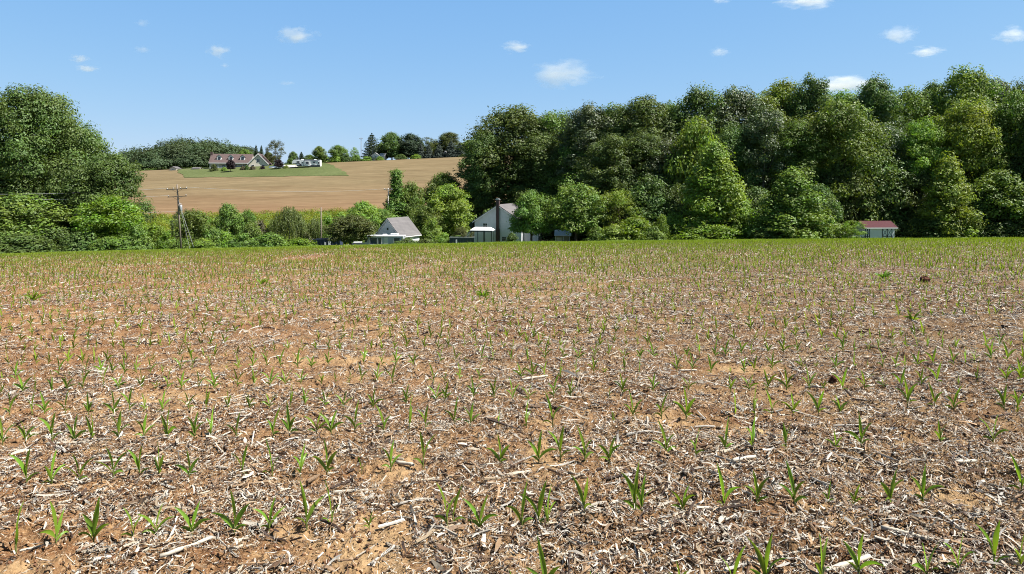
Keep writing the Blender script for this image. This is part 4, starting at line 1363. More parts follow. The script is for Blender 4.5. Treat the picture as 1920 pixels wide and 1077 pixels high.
# hilltop
HT = 'trees on top of the far hill'
for a in [
    ('pine_tree', 'pine', 697, 250, 44, 300, 'spruce', 'dark wide conifer behind the small white hilltop house'),
    ('deciduous_tree', 'round', 735, 248, 46, 302, 'oak', 'dark rounded tree right of the wide conifer on the hilltop'),
    ('deciduous_tree', 'round', 770, 250, 48, 302, 'spruce', 'blackish rounded tree in the middle of the hilltop row'),
    ('deciduous_tree', 'airy', 801, 257, 36, 306, 'olive', 'thin olive tree between the blackish tree and the blue spruces'),
    ('spruce_tree', 'conifer', 789, 268, 20, 299, 'blue', 'leftmost blue spruce on the hilltop'),
    ('spruce_tree', 'conifer', 804, 271, 20, 299, 'blue', 'second blue spruce from the left on the hilltop'),
    ('spruce_tree', 'conifer', 823, 270, 24, 299, 'blue', 'blue spruce covering the grey hilltop shed'),
    ('spruce_tree', 'conifer', 846, 264, 27, 298, 'blue', 'tallest blue spruce on the hilltop'),
    ('spruce_tree', 'conifer', 862, 269, 24, 298, 'blue', 'rightmost blue spruce on the hilltop'),
    ('deciduous_tree', 'broad', 842, 248, 54, 312, 'olive', 'round-topped tree standing behind the tallest blue spruce'),
    ('deciduous_tree', 'round', 880, 263, 34, 304, 'light', 'yellow green tree right of the blue spruces on the hilltop'),
    ('deciduous_tree', 'round', 908, 242, 44, 310, 'oak', 'dark hilltop tree beside the left end of the woods'),
    ('deciduous_tree', 'round', 868, 270, 30, 308, 'mid', 'green tree behind the rightmost blue spruce'),
    ('deciduous_tree', 'round', 716, 268, 30, 310, 'mid', 'low green tree between the wide conifer and the dark rounded tree'),
    ('deciduous_tree', 'round', 752, 266, 34, 310, 'oak', 'dark low tree filling the gap between two dark rounded hilltop trees'),
    ('deciduous_tree', 'round', 786, 268, 34, 312, 'mid', 'green low tree behind the leftmost blue spruce'),
    ('deciduous_tree', 'round', 818, 268, 36, 312, 'mid', 'green low tree behind the spruce that covers the grey shed'),
    ('deciduous_tree', 'round', 893, 270, 32, 306, 'oak', 'dark low tree between the yellow green tree and the woods'),
    ('deciduous_tree', 'airy', 517, 262, 40, 290, 'olive', 'yellowish tall tree right of the hilltop gable house'),
    ('spruce_tree', 'conifer', 480, 272, 14, 302, 'spruce', 'left of two pointed conifers behind the house gable'),
    ('spruce_tree', 'conifer', 490, 273, 14, 302, 'spruce', 'right of two pointed conifers behind the house gable'),
    ('deciduous_tree', 'round', 504, 285, 22, 298, 'oak', 'dark tree behind the right eave of the hilltop house'),
    ('deciduous_tree', 'round', 550, 284, 18, 302, 'oak', 'dark small tree left behind the travel trailer'),
    ('spruce_tree', 'conifer', 565, 285, 16, 302, 'spruce', 'dark conifer behind the travel trailer'),
    ('deciduous_tree', 'round', 580, 290, 24, 304, 'mid', 'low green tree behind the right end of the travel trailer'),
    ('deciduous_tree', 'round', 599, 274, 26, 294, 'mid', 'round tree just right of the travel trailer'),
    ('deciduous_tree', 'round', 634, 272, 34, 298, 'mid', 'broader round tree in the hedge line right of the trailer'),
    ('deciduous_tree', 'airy', 664, 276, 20, 298, 'light', 'thin light tree left of the wide conifer'),
    ('deciduous_tree', 'round', 460, 280, 30, 302, 'mid', 'green tree behind the middle of the hilltop house roof'),
    ('maple_tree', 'lolly', 432.5, 299, 17, 270, 'purple', 'purple-leaved lawn tree in front of the hilltop house porch'),
    ('maple_tree', 'lolly', 522.5, 299, 17, 273, 'purple', 'purple-leaved lawn tree right of the hilltop house'),
]:
    tree(*a, 'tree', HT)
HB = 'hedge bushes on the far hill'
for i, (x, yt, w) in enumerate([(612, 292, 26), (630, 290, 28), (650, 289, 26), (668, 290, 22), (688, 293, 20), (545, 296, 20), (590, 296, 20), (712, 293, 16), (872, 290, 24), (895, 288, 26), (780, 289, 22), (752, 289, 24)]):
    tree('bush', 'shrub', x, yt, w, 296, ['mid', 'light', 'oak'][i % 3], 'low hedge bush on the hilltop, ' + from_side(i if i < 5 else 5, 20) if False else
         ['leftmost green bush of the hedge right of the trailer', 'light bush under the broader round hilltop tree', 'dark bush in the middle of the hilltop hedge', 'green bush at the right end of the hilltop hedge',
          'light low bush left of the small white hilltop house', 'dark bush beside the yellowish tall tree on the hill', 'green bush behind the right end of the trailer', 'light bush before the small white hilltop house',
          'dark bush under the yellow green hilltop tree', 'green bush at the foot of the woods on the hilltop', 'light bush under the thin olive hilltop tree', 'dark bush under the blackish hilltop tree'][i], 'bush', HB)
FB = 'foundation shrubs of the hilltop house'
for i, (x, yt, w, mt, lb) in enumerate([(401, 308, 14, 'olive', 'rounded olive shrub at the left corner of the hilltop house'), (455, 311, 10, 'brown', 'brownish shrub under the right porch end'),
                         (463, 310, 9, 'oak', 'dark shrub where the porch meets the gable wing'), (474, 311, 12, 'brown', 'reddish shrub under the gable windows'), (492, 311, 10, 'purple', 'purple shrub at the right corner of the gable wing'),
                         (537, 310, 12, 'light', 'light shrub beside the gravel driveway'), (420, 313, 12, 'light', 'low pale shrub before the porch')]):
    tree('shrub', 'shrub', x, yt, w, 274, mt, lb, 'shrub', FB)

# wooded rise far behind the hilltop house: one mass
cen, rad, tn = [], [], []
Vw, Fw, Cw, off = [], [], [], 0
for i in range(260):
    x = rng.uniform(190, 470); Y = rng.uniform(322, 460)
    X = (x - 960) / FPX * Y
    z0 = g1(X, Y)
    hh = rng.uniform(7, 16.5) * (1 - .4 * abs(x - 345) / 150); ww = rng.uniform(9, 17)
    m = 620
    d = unit_rand(m); d[:, 2] = np.abs(d[:, 2]) * 1.0 - .12
    rr_ = 1 + .22 * np.sin(d[:, 0] * 6 + i) * np.sin(d[:, 1] * 6 + 2 * i) + .15 * np.sin(d[:, 2] * 9 + i)
    Pc = np.array([X, Y, z0 + hh * .35]) + d * rr_[:, None] * rng.uniform(.8, 1.05, (m, 1)) * np.array([ww / 2, ww / 2, hh * .62])
    Nn = d * .7 + unit_rand(m) * .5 + np.array([0, 0, .3]); Nn /= np.linalg.norm(Nn, axis=1, keepdims=True)
    V, F, C = leaf_quads(Pc, Nn, 1.05, .7, .10 + .65 * rng.random() + rng.normal(0, .1, m), np.full(m, rng.random()))
    Vw.append(V); Fw.append(F + off); Cw.append(C); off += len(V)
tag(put('far_wood', np_mesh('far_wood', np.concatenate(Vw), np.concatenate(Fw), np.concatenate(Cw)), M['far']), 'wooded rise far behind the hilltop house', 'woodland', kind='stuff')

# tangled brush on the slope under the far field
n = 1500
x = rng.uniform(225, 800, n); Y = rng.uniform(118, 189, n)
hmin = np.array([0])
cx = (x - 960) / FPX * Y
cr_ = rng.uniform(.5, 1.5, n) * np.where(rng.random(n) < .08, 1.6, 1)
m = 60
ci = np.repeat(np.arange(n), m)
d = unit_rand(n * m); d[:, 2] = np.abs(d[:, 2])
Pc = np.stack([cx[ci], Y[ci], G(cx, Y)[ci]], -1) + d * (cr_[ci] * rng.uniform(.6, 1.15, n * m))[:, None] * np.array([1.25, 1.25, .8])
Nn = d * .5 + unit_rand(n * m) * .6 + np.array([0, 0, .45]); Nn /= np.linalg.norm(Nn, axis=1, keepdims=True)
V, F, C = leaf_quads(Pc, Nn, .36, .22, (.30 + .5 * rng.random(n))[ci] + rng.normal(0, .1, n * m), rng.random(n)[ci])
tag(put('brush', np_mesh('brush', V, F, C), M['brush']), 'tangled yellow green brush covering the slope below the far field', 'brush', kind='stuff')
n = 26000
x = rng.uniform(225, 800, n); Y = rng.uniform(116, 189, n)
X = (x - 960) / FPX * Y
V, F, C = blades(n, X, Y, G(X, Y) - .05, .3, .8, .16)
tag(put('rough_grass', np_mesh('rough_grass', V, F, C), M['grass']), 'tall rough grass between the brush on the valley slope', 'grass', kind='stuff')

# ================================================================== buildings
def window(parent, x0, x1, z0, z1, y=0.0, face='front', glass='glass', bars=(1, 1), fr=.07):
    """frame with pane; front = wall plane y (normal -y), right = wall plane x=y (normal +x), left (normal -x)"""
    f, g = MB(), MB()
    def bx(mb, a, b, c, d, o0, o1):
        if face == 'front': mb.box(a, b, y - o1, y - o0, c, d)
        elif face == 'right': mb.box(y + o0, y + o1, a, b, c, d)
        else: mb.box(y - o1, y - o0, a, b, c, d)
    bx(f, x0, x1, z0 - fr * 1.3, z0, .002, .09)
    bx(f, x0, x1, z1, z1 + fr * 1.3, .002, .08)
    bx(f, x0 - fr, x0, z0 - fr * 1.3, z1 + fr * 1.3, .002, .07)
    bx(f, x1, x1 + fr, z0 - fr * 1.3, z1 + fr * 1.3, .002, .07)
    for i in range(1, bars[0] + 1):
        xm = x0 + (x1 - x0) * i / (bars[0] + 1); bx(f, xm - .02, xm + .02, z0, z1, .022, .045)
    for i in range(1, bars[1] + 1):
        zm = z0 + (z1 - z0) * i / (bars[1] + 1); bx(f, x0, x1, zm - .02, zm + .02, .022, .050)
    bx(g, x0, x1, z0, z1, .003, .018)
    fo = f.build('window', M['white2'], parent)
    g.build('pane', M[glass], fo)
    return fo

def gable_roof(x0, x1, y0, y1, ze, zr, over=.3, th=.12, axis='y'):
    """two slabs with a ridge along axis; x0..x1 and y0..y1 is the wall footprint"""
    mb = MB()
    if axis == 'y':
        xm = (x0 + x1) / 2; s = (zr - ze) / (xm - x0)
        e0, e1, ez = x0 - over, x1 + over, ze - over * s
        mb.prism([(e0, ez), (xm, zr), (e1, ez), (e1, ez + th), (xm, zr + th * 1.25), (e0, ez + th)], y0 - over, y1 + over)
    else:
        ym = (y0 + y1) / 2; s = (zr - ze) / (ym - y0)
        e0, e1, ez = y0 - over, y1 + over, ze - over * s
        mb.prismx([(e0, ez), (ym, zr), (e1, ez), (e1, ez + th), (ym, zr + th * 1.25), (e0, ez + th)], x0 - over, x1 + over)
    return mb

# ---- white garage
gY = 125.0
p = gx(704, gY)
gz = p.z
g = thing('garage', 'small white gabled garage with steep grey roof behind the camper van', 'garage', (p.x, p.y, gz), R(-25))
gw, gl, ge, gr = 5.3, 6.3, P(0, 440.5, gY).z - gz, P(0, 410, gY).z - gz
mb = MB(); mb.prism([(0, -.5), (gw, -.5), (gw, ge), (gw / 2, gr - .02), (0, ge)], 0, gl); wl = mb.build('wall', M['white'], g)
gable_roof(0, gw, 0, gl, ge, gr, .28, .12).build('roof', M['roofgrey'], g)
mb = MB()
s_ = (gr - ge) / (gw / 2)
for sx in (-1, 1):
    xm = gw / 2; e = gw / 2 + .28
    mb.prism([(xm + sx * e, ge - .28 * s_ - .16), (xm, gr - .16), (xm, gr - .002), (xm + sx * e, ge - .28 * s_ - .002)], -.30, -.26)
mb.build('barge_board', M['white2'], g)
v = MB(); v.box(gw / 2 - .16, gw / 2 + .16, -.05, -.002, gr - 2.0, gr - 1.6)
v.build('gable_vent', M['glass'], g)
window(g, 3.2, 4.0, .5, 1.75, gw, 'right')
window(g, 1.0, 1.8, .5, 1.75, gw, 'right')
mb = MB(); mb.box(gw + .28, gw + .36, -.28, gl + .28, ge - .28 * s_ - .06, ge - .28 * s_ + .05)
mb.build('gutter', M['white2'], g)

# ---- chimney house
fY = 135.0
p = gx(890, fY)
fz = p.z
h = thing('farmhouse', 'white two-storey house with a red brick chimney up its gable end', 'house', (p.x, p.y, fz), R(-16))
fw, fl, fe, fr_ = 9.45, 11.0, P(0, 414, fY).z - fz, P(0, 385, fY).z - fz
mb = MB(); mb.prism([(0, -.5), (fw, -.5), (fw, fe), (fw / 2, fr_ - .02), (0, fe)], 0, fl); mb.build('wall', M['white'], h)
rf = gable_roof(0, fw, 0, fl, fe, fr_, .35, .14).build('roof', M['roofgrey'], h)
mb = MB(); s_ = (fr_ - fe) / (fw / 2)
for sx in (-1, 1):
    xm = fw / 2; e = fw / 2 + .35
    mb.prism([(xm + sx * e, fe - .35 * s_ - .2), (xm, fr_ - .2), (xm, fr_ - .002), (xm + sx * e, fe - .35 * s_ - .002)], -.38, -.33)
mb.build('barge_board', M['white2'], h)
cx = fw / 2 + .05
ct = P(0, 375, fY).z - fz
mb = MB(); mb.box(cx - .34, cx + .34, -.5, -.003, -.5, fe * .62)
mb.add([(cx - .34, -.5, fe * .62), (cx + .34, -.5, fe * .62), (cx + .34, -.003, fe * .62), (cx - .34, -.003, fe * .62), (cx - .29, -.45, fe * .7), (cx + .29, -.45, fe * .7), (cx + .29, -.003, fe * .7), (cx - .29, -.003, fe * .7)],
       [(0, 1, 5, 4), (1, 2, 6, 5), (2, 3, 7, 6), (3, 0, 4, 7), (4, 5, 6, 7)])
mb.box(cx - .29, cx + .29, -.45, -.40, fe * .7, ct)
mb.box(cx - .29, cx + .29, -.40, .25, fr_ - .6, ct)
ch = mb.build('chimney', M['brick'], h)
mb = MB(); mb.box(cx - .38, cx + .38, -.55, .35, ct + .002, ct + .14); mb.box(cx - .25, cx + .25, -.55, .1, ct + .14, ct + .38)
mb.build('chimney_cap', M['metal'], ch)
window(h, 1.75, 2.55, P(0, 427.5, fY).z - fz, P(0, 419, fY).z - fz)
window(h, 5.6, 6.35, P(0, 451, fY).z - fz, P(0, 443, fY).z - fz)
window(h, 7.3, 8.1, P(0, 427.5, fY).z - fz, P(0, 419, fY).z - fz)
window(h, 2.0, 2.9, 3.4, 4.6, fw, 'right'); window(h, 6.0, 6.9, 3.4, 4.6, fw, 'right')
# low wing on the left
mb = MB(); mb.prism([(-2.1, -.5), (-.003, -.5), (-.003, 2.75), (-2.1, 1.95)], .6, 5.0)
mb.build('side_wing', M['white'], h)
mb = MB(); mb.prism([(-2.45, 1.86), (-.003, 2.80), (-.003, 2.92), (-2.45, 1.98)], .3, 5.3)
mb.build('wing_roof', M['roofwhite'], h)
# rear extension of the wall to the right, seen through the tree
mb = MB(); mb.box(fw + .003, fw + 3.0, 1.2, 7.0, -.5, 3.3); mb.build('rear_wing', M['white'], h)
mb = MB(); mb.prismx([(.9, 3.31), (7.3, 3.31), (7.3, 3.5), (4.1, 4.4), (.9, 3.5)], fw + .003, fw + 3.3); mb.build('rear_roof', M['roofgrey'], h)

# ---- screened pavilion before the house
pY = 129.0
a0 = gx(883, pY)
pz = a0.z
pv = thing('pavilion', 'screened pavilion with white roof and black posts in front of the house', 'pavilion', (a0.x, a0.y, pz), R(-8))
pw, pd, pe = 3.9, 2.6, P(0, 433, pY).z - pz
mb = MB()
mb.add([(-.2, -.2, pe), (pw + .2, -.2, pe), (pw + .2, pd + .2, pe), (-.2, pd + .2, pe),
        (-.2, -.2, pe + .1), (pw + .2, -.2, pe + .1), (pw + .2, pd + .2, pe + .1), (-.2, pd + .2, pe + .1),
        (.5, .7, pe + .62), (pw - .5, .7, pe + .62), (pw - .5, pd - .7, pe + .62), (.5, pd - .7, pe + .62)],
       [(3, 2, 1, 0), (0, 1, 5, 4), (1, 2, 6, 5), (2, 3, 7, 6), (3, 0, 4, 7), (4, 5, 9, 8), (5, 6, 10, 9), (6, 7, 11, 10), (7, 4, 8, 11), (8, 9, 10, 11)])
mb.build('roof', M['roofwhite'], pv)
for (px, py) in [(0, 0), (pw / 3, 0), (pw * 2 / 3, 0), (pw, 0), (0, pd), (pw, pd), (pw / 2, pd)]:
    m2 = MB(); m2.box(px - .06, px + .06, py - .06, py + .06, -.4, pe - .002); m2.build('post', M['black'], pv)
m2 = MB(); m2.box(.06, pw - .06, -.04, .04, .75, .85); m2.box(.06, pw - .06, -.04, .04, pe - .22, pe - .08); m2.box(pw - .04, pw + .04, .06, pd - .06, .75, .85)
m2.build('rail', M['black'], pv)
tb = thing('patio_table', 'dark round patio table standing inside the screened pavilion', 'table', gx(905, pY + 1.2))
m2 = MB(); m2.tube([(0, 0, .70), (0, 0, .75)], [.6, .6], 20); m2.build('table_top', M['black'], tb)
m2 = MB(); m2.tube([(0, 0, 0), (0, 0, .1), (0, 0, .7)], [.28, .06, .05], 12); m2.build('leg', M['black'], tb)

# ---- dark container in front of the house
def dumpster(x0, x1, ytop, Y, mat, rz, label, panel, slope=0.0):
    a, b = gx(x0, Y), gx(x1, Y)
    L_ = b.x - a.x
    z0 = min(a.z, b.z)
    H = P(0, ytop, Y).z - z0
    t = thing('dumpster', label, 'dumpster', (a.x, a.y, z0), rz)
    t.rotation_euler = (0, -slope, rz)
    W_ = 2.3; k = .08
    mb = MB()
    mb.box(0, L_, 0, k, .15, H); mb.box(0, L_, W_ - k, W_, .15, H); mb.box(0, k, k + .002, W_ - k - .002, .15, H - .05); mb.box(L_ - k, L_, k + .002, W_ - k - .002, .15, H - .05)
    mb.box(k + .002, L_ - k - .002, k + .002, W_ - k - .002, .15, .23)
    n = int(L_ / .6)
    for i in range(n + 1):
        x = .04 + (L_ - .08) * i / n
        mb.box(x - .04, x + .04, -.07, -.002, .2, H - .12)
    mb.build('body', mat, t)
    mb = MB(); mb.box(-.06, L_ + .06, -.09, .06, H + .002, H + .1); mb.box(-.06, L_ + .06, W_ - .06, W_ + .09, H + .002, H + .1); mb.build('top_rail', M['metal'] if 'green' in label else mat, t)
    for (px0, px1, pz0, pz1) in panel:
        mb = MB(); mb.box(L_ * px0, L_ * px1, -.1, -.072, H * pz0, H * pz1); mb.build('side_plate', M['white2'], t)
    for xx in (.4, L_ - .4):
        for yy_ in (.3, W_ - .3):
            mb = MB(); mb.tube([(xx, yy_ - .1, .12), (xx, yy_ + .1, .12)], [.14, .14], 12); mb.build('wheel', M['rubber'], t)
    return t
dumpster(843, 889, 446.5, 124.0, M['darkgreen'], R(1), 'dark green open container standing left of the screened pavilion', [(.25, .31, .45, .85)])
dumpster(588, 638, 450.5, 118.0, M['navy'], R(2), 'long navy blue dumpster with white plates by the thin grey pole', [(.42, .48, .5, .75), (.56, .66, .5, .8)], .05)

# ---- greenhouse and log pile right of the house
sY = 128.0
a0 = gx(1041, sY)
gh = thing('garden_shed', 'small tan garden shed with pale corrugated roof under the round tree', 'shed', (a0.x, a0.y, a0.z), R(-6))
sw, sd, se = 2.7, 2.4, P(0, 442.5, sY).z - a0.z
mb = MB(); mb.box(0, sw, 0, sd, -.4, se); mb.build('wall', M['tan'], gh)
mb = MB(); mb.prismx([(-.3, se - .02), (sd / 2, se + .95), (sd + .3, se - .02), (sd + .3, se + .06), (sd / 2, se + 1.05), (-.3, se + .06)], -.15, sw + .25); mb.build('roof', M['roofwhite'], gh)
for xx in (.05, sw * .55, sw - .05):
    mb = MB(); mb.box(xx - .06, xx + .06, -.12, -.004, -.4, se - .12); mb.build('corner_board', M['white2'], gh)
mb = MB(); mb.box(.25, 1.2, -.06, -.004, .0, se - .3); mb.build('door', M['cream'], gh)
a0 = gx(1003, 123)
wp = thing('log_pile', 'dark stacked log pile between the bare trunk and the small tan shed', 'log pile', (a0.x, a0.y, a0.z))
rl = random.Random(3)
for r in range(5):
    for i in range(13 - r):
        mb = MB(); rad = rl.uniform(.11, .15)
        xx, zz = i * .30 + r * .15 + rl.uniform(-.02, .02), .15 + r * .25
        mb.tube([(xx, rl.uniform(-.1, .1), zz), (xx, 1.0 + rl.uniform(-.1, .1), zz)], [rad, rad * .93], 9); mb.build('log', M['logs'], wp)

# ---- red roofed shed
rY = 111.0
a0 = gx(1621, rY)
sh = thing('barn_shed', 'white shed with red roof and dark cross-braced doors below the woods', 'shed', (a0.x, a0.y, a0.z), R(3))
sc = rY / FPX
sw = 58 * sc; sd = 3.2; se = P(0, 427, rY).z - a0.z; sr = P(0, 416.5, rY).z - a0.z
mb = MB(); mb.prismx([(0, -.4), (sd, -.4), (sd, se), (sd / 2, sr - .05), (0, se)], 0, sw); mb.build('wall', M['white'], sh)
mb = MB(); mb.prismx([(-.35, se - .08), (sd / 2, sr), (sd + .35, se - .08), (sd + .35, se + .02), (sd / 2, sr + .1), (-.35, se + .02)], -.12, sw + .35); mb.build('roof', M['roofred'], sh)
mb = MB(); mb.box(-.12, sw + .35, -.40, -.352, se - .16, se + .0); mb.build('fascia', M['white2'], sh)
def xdoor(x0, x1, z0, z1, name='door'):
    d = MB(); d.box(x0, x1, -.05, -.003, z0, z1); do = d.build(name, M['white2'], sh)
    f = MB(); k = .09
    xm, zm = (x0 + x1) / 2, (z0 + z1) / 2
    f.box(x0, x0 + k, -.09, -.052, z0, z1); f.box(x1 - k, x1, -.09, -.052, z0, z1)
    f.box(xm - k / 2, xm + k / 2, -.09, -.052, z0, z1)
    for z in (z0, zm - k / 2, z1 - k): f.box(x0 + k + .002, xm - k / 2 - .002, -.088, -.053, z, z + k); f.box(xm + k / 2 + .002, x1 - k - .002, -.088, -.053, z, z + k)
    for (u0, u1) in ((x0 + k, xm - k / 2), (xm + k / 2, x1 - k)):
        for (w0, w1) in ((z0 + k, zm - k / 2), (zm + k / 2, z1 - k)):
            for (q0, q1) in ((w0, w1), (w1, w0)):
                t_ = .035 if q0 < q1 else -.035
                f.add([(u0, -.085 - (q0 < q1) * .004, q0 - .04), (u1, -.085 - (q0 < q1) * .004, q1 - .04), (u1, -.085 - (q0 < q1) * .004, q1 + .04), (u0, -.085 - (q0 < q1) * .004, q0 + .04),
                       (u0, -.054, q0 - .04), (u1, -.054, q1 - .04), (u1, -.054, q1 + .04), (u0, -.054, q0 + .04)], [(0, 1, 2, 3), (7, 6, 5, 4), (0, 4, 5, 1), (3, 2, 6, 7)])
    f.build('cross_brace', M['blueframe'], do)
xdoor(.05, 10 * sc, -.1, se - .15)
xdoor(34 * sc, 53 * sc, -.1, se - .15)
# lean-to at its left
mb = MB(); mb.prism([(-22 * sc, -.4), (-.003, -.4), (-.003, 1.35), (-22 * sc, 1.05)], .05, 2.2); mb.build('lean_to', M['white'], sh)
mb = MB(); mb.prism([(-22 * sc - .1, 1.06), (-.003, 1.37), (-.003, 1.42), (-22 * sc - .1, 1.11)], -.1, 2.3); mb.build('lean_to_roof', M['roofwhite'], sh)
mb = MB()
for xx in (-9.4, -5.0, -.4): mb.box(xx * sc - .05, xx * sc + .05, -.0, .046, -.2, 1.2)
mb.box(-9.4 * sc, -.4 * sc, .0, .044, .95, 1.03)
mb.build('gate_frame', M['blueframe'], sh)

# ---- hilltop house
hp = hit(393, 317.5)
hY = hp.y; k = hY / FPX
hz = hp.z
hh = thing('hill_house', 'cream gabled house with brown roof and three dormers on the far hill', 'house', (hp.x, hp.y, hz - .2), R(11))
mw = 74 * k; md = 8.5
he = P(0, 305.5, hY).z - hz + .2; hr = P(0, 288.5, hY).z - hz + .2
mb = MB(); mb.prismx([(1.6, -.8), (md, -.8), (md, he), (md / 2 + .2, hr - .1), (1.6, he)], 0, mw); mb.build('wall', M['cream'], hh)
rfm = MB(); y0_, y1_ = -.3, md + .4; ym = md / 2 + .2
rfm.prismx([(y0_, he - .1), (ym, hr), (y1_, he - .1), (y1_, he + .05), (ym, hr + .18), (y0_, he + .05)], -.35, mw + .1); rfm.build('roof', M['roofbrown'], hh)
mb = MB(); mb.box(-.35, mw - .2, -.36, -.302, he - .25, he + .02); mb.build('gutter', M['white2'], hh)
mb = MB(); mb.box(-.1, mw - .05, -.1, 1.596, -.8, .02); mb.build('porch_deck', M['palewood'], hh)
for i in range(6):
    mb = MB(); x = .15 + (mw - .6) * i / 5; mb.box(x - .09, x + .09, -.05, .13, .024, he - .12); mb.build('porch_post', M['white2'], hh)
mb = MB()
for i in range(5):
    xa = .15 + (mw - .6) * i / 5 + .1; xb = .15 + (mw - .6) * (i + 1) / 5 - .1
    if i != 2: mb.box(xa, xb, .0, .06, .75, .83); mb.box(xa, xb, .0, .06, .12, .18); [mb.box(xa + (xb - xa) * (q + .5) / 9 - .025, xa + (xb - xa) * (q + .5) / 9 + .025, .01, .05, .182, .748) for q in range(9)]
mb.build('porch_rail', M['white2'], hh)
for x in (1.6, 4.6, 9.2, 11.8, 14.2): window(hh, x, x + 1.0, .7, 2.0, 1.6)
mb = MB(); mb.box(7.1, 8.1, 1.53, 1.598, .05, 2.1); mb.build('door', M['blueframe'], hh)
def dormer(xc):
    d = MB(); wz0 = he + (hr - he) * .28; s = (hr - he) / (ym - y0_)
    yf = y0_ + (wz0 - he) / s + .15
    zt = wz0 + 1.55
    d.prism([(xc - .85, wz0 - .4), (xc + .85, wz0 - .4), (xc + .85, zt), (xc, zt + .75), (xc - .85, zt)], yf, ym)
    do = d.build('dormer', M['white2'], hh)
    r_ = MB(); r_.prism([(xc - 1.05, zt - .16), (xc, zt + .77), (xc + 1.05, zt - .16), (xc + 1.05, zt - .02), (xc, zt + .92), (xc - 1.05, zt - .02)], yf - .2, ym - .05); r_.build('dormer_roof', M['roofbrown'], do)
    g_ = MB(); g_.box(xc - .48, xc + .48, yf - .04, yf - .003, wz0 + .12, zt - .1); g_.build('window', M['glass'], do)
for px in (408.5, 429.5, 450.5): dormer((px - 393) * k)
mb = MB(); mb.box(-.5, .35, 3.6, 5.0, he, hr + .9); mb.build('chimney', M['brick'], hh)
# gable wing towards the viewer
wx0, wx1 = 71 * k, 105.5 * k
wr = P(0, 288, hY).z - hz + .2; we = P(0, 306, hY).z - hz + .2
mb = MB(); mb.prism([(wx0, -.8), (wx1, -.8), (wx1, we), ((wx0 + wx1) / 2, wr - .1), (wx0, we)], -2.2, md); mb.build('gable_wing', M['cream'], hh)
gable_roof(wx0, wx1, -2.2, md, we, wr, .4, .16).build('gable_roof', M['roofbrown'], hh)
mb = MB(); s_ = (wr - we) / ((wx1 - wx0) / 2)
for sx in (-1, 1):
    xm = (wx0 + wx1) / 2; e = (wx1 - wx0) / 2 + .4
    mb.prism([(xm + sx * e, we - .4 * s_ - .25), (xm, wr - .25), (xm, wr + .12), (xm + sx * e, we - .4 * s_ + .12)], -2.68, -2.603)
mb.build('barge_board', M['white2'], hh)
xm = (wx0 + wx1) / 2
window(hh, xm - .55, xm + .55, 3.1, 4.3, -2.2); window(hh, wx0 + 1.2, wx0 + 2.2, .8, 2.0, -2.2); window(hh, wx1 - 2.4, wx1 - 1.3, .8, 2.0, -2.2)

# ---- fifth wheel travel trailer
tp = hit(556, 316.5)
tk_ = tp.y / FPX
tr = thing('travel_trailer', 'white travel trailer with dark windows parked on the hilltop lawn', 'trailer', (tp.x, tp.y, tp.z), R(4))
TL = 44 * tk_
b0, b1 = .85, 3.45
mb = MB()
mb.prism([(0, b0), (TL, b0), (TL, b1 - .25), (TL - .25, b1), (-1.0, b1 + .05), (-1.6, b1 - .5), (-1.75, b0 + 1.1), (-.2, b0 + .95)], 0, 2.4)
mb.build('body', M['carwhite'], tr)
mb = MB(); mb.box(.1, TL - .1, -.03, -.004, b0 + .05, b0 + .5); mb.prism([(-1.4, b0 + 1.25), (1.2, b0 + 1.3), (2.2, b0 + .55), (1.5, b0 + .55), (.6, b0 + 1.05), (-1.4, b0 + 1.12)], -.03, -.004)
mb.build('stripe', M['black'], tr)
for (x0, x1, z0, z1) in [(.1, 1.2, 2.2, 2.9), (3.7, 4.8, 1.75, 2.75), (6.2, 7.2, 2.1, 2.75), (8.3, 8.9, 1.8, 2.6)]:
    window(tr, x0, x1, z0, z1, -.36 if 3 < x0 < 5 else 0, 'front', 'glass', (0, 0))
mb = MB(); mb.box(3.2, 5.3, -.36, -.004, 1.0, 3.1); mb.build('slide_out', M['carwhite'], tr)
mb = MB(); mb.box(2.0, 2.7, -.06, -.005, .95, 2.85); d_ = mb.build('door', M['carwhite'], tr)
mb = MB(); mb.box(2.15, 2.55, -.075, -.062, 2.0, 2.6); mb.build('pane', M['glass'], d_)
for x in (5.9, 6.8):
    mb = MB(); mb.tube([(x, -.02, .38), (x, .25, .38)], [.38, .38], 16); w_ = mb.build('wheel', M['rubber'], tr)
    mb = MB(); mb.tube([(x, -.05, .38), (x, -.022, .38)], [.18, .2], 12); mb.build('rim', M['metal'], w_)
for x in (-.6, 1.0, 8.8):
    mb = MB(); mb.box(x - .05, x + .05, .3, .4, 0, b0 + (.9 if x < 0 else -.002)); mb.build('jack_leg', M['black'], tr)
mb = MB(); mb.tube([(2.9, -.1, 3.2), (8.6, -.1, 3.2)], [.09, .09], 8); mb.build('awning', M['navy'], tr)
for x in (1.5, 6.5):
    mb = MB(); mb.bbox(x, x + .9, .8, 1.6, b1 + .052, b1 + .3, .08); mb.build('roof_unit', M['carwhite'], tr)

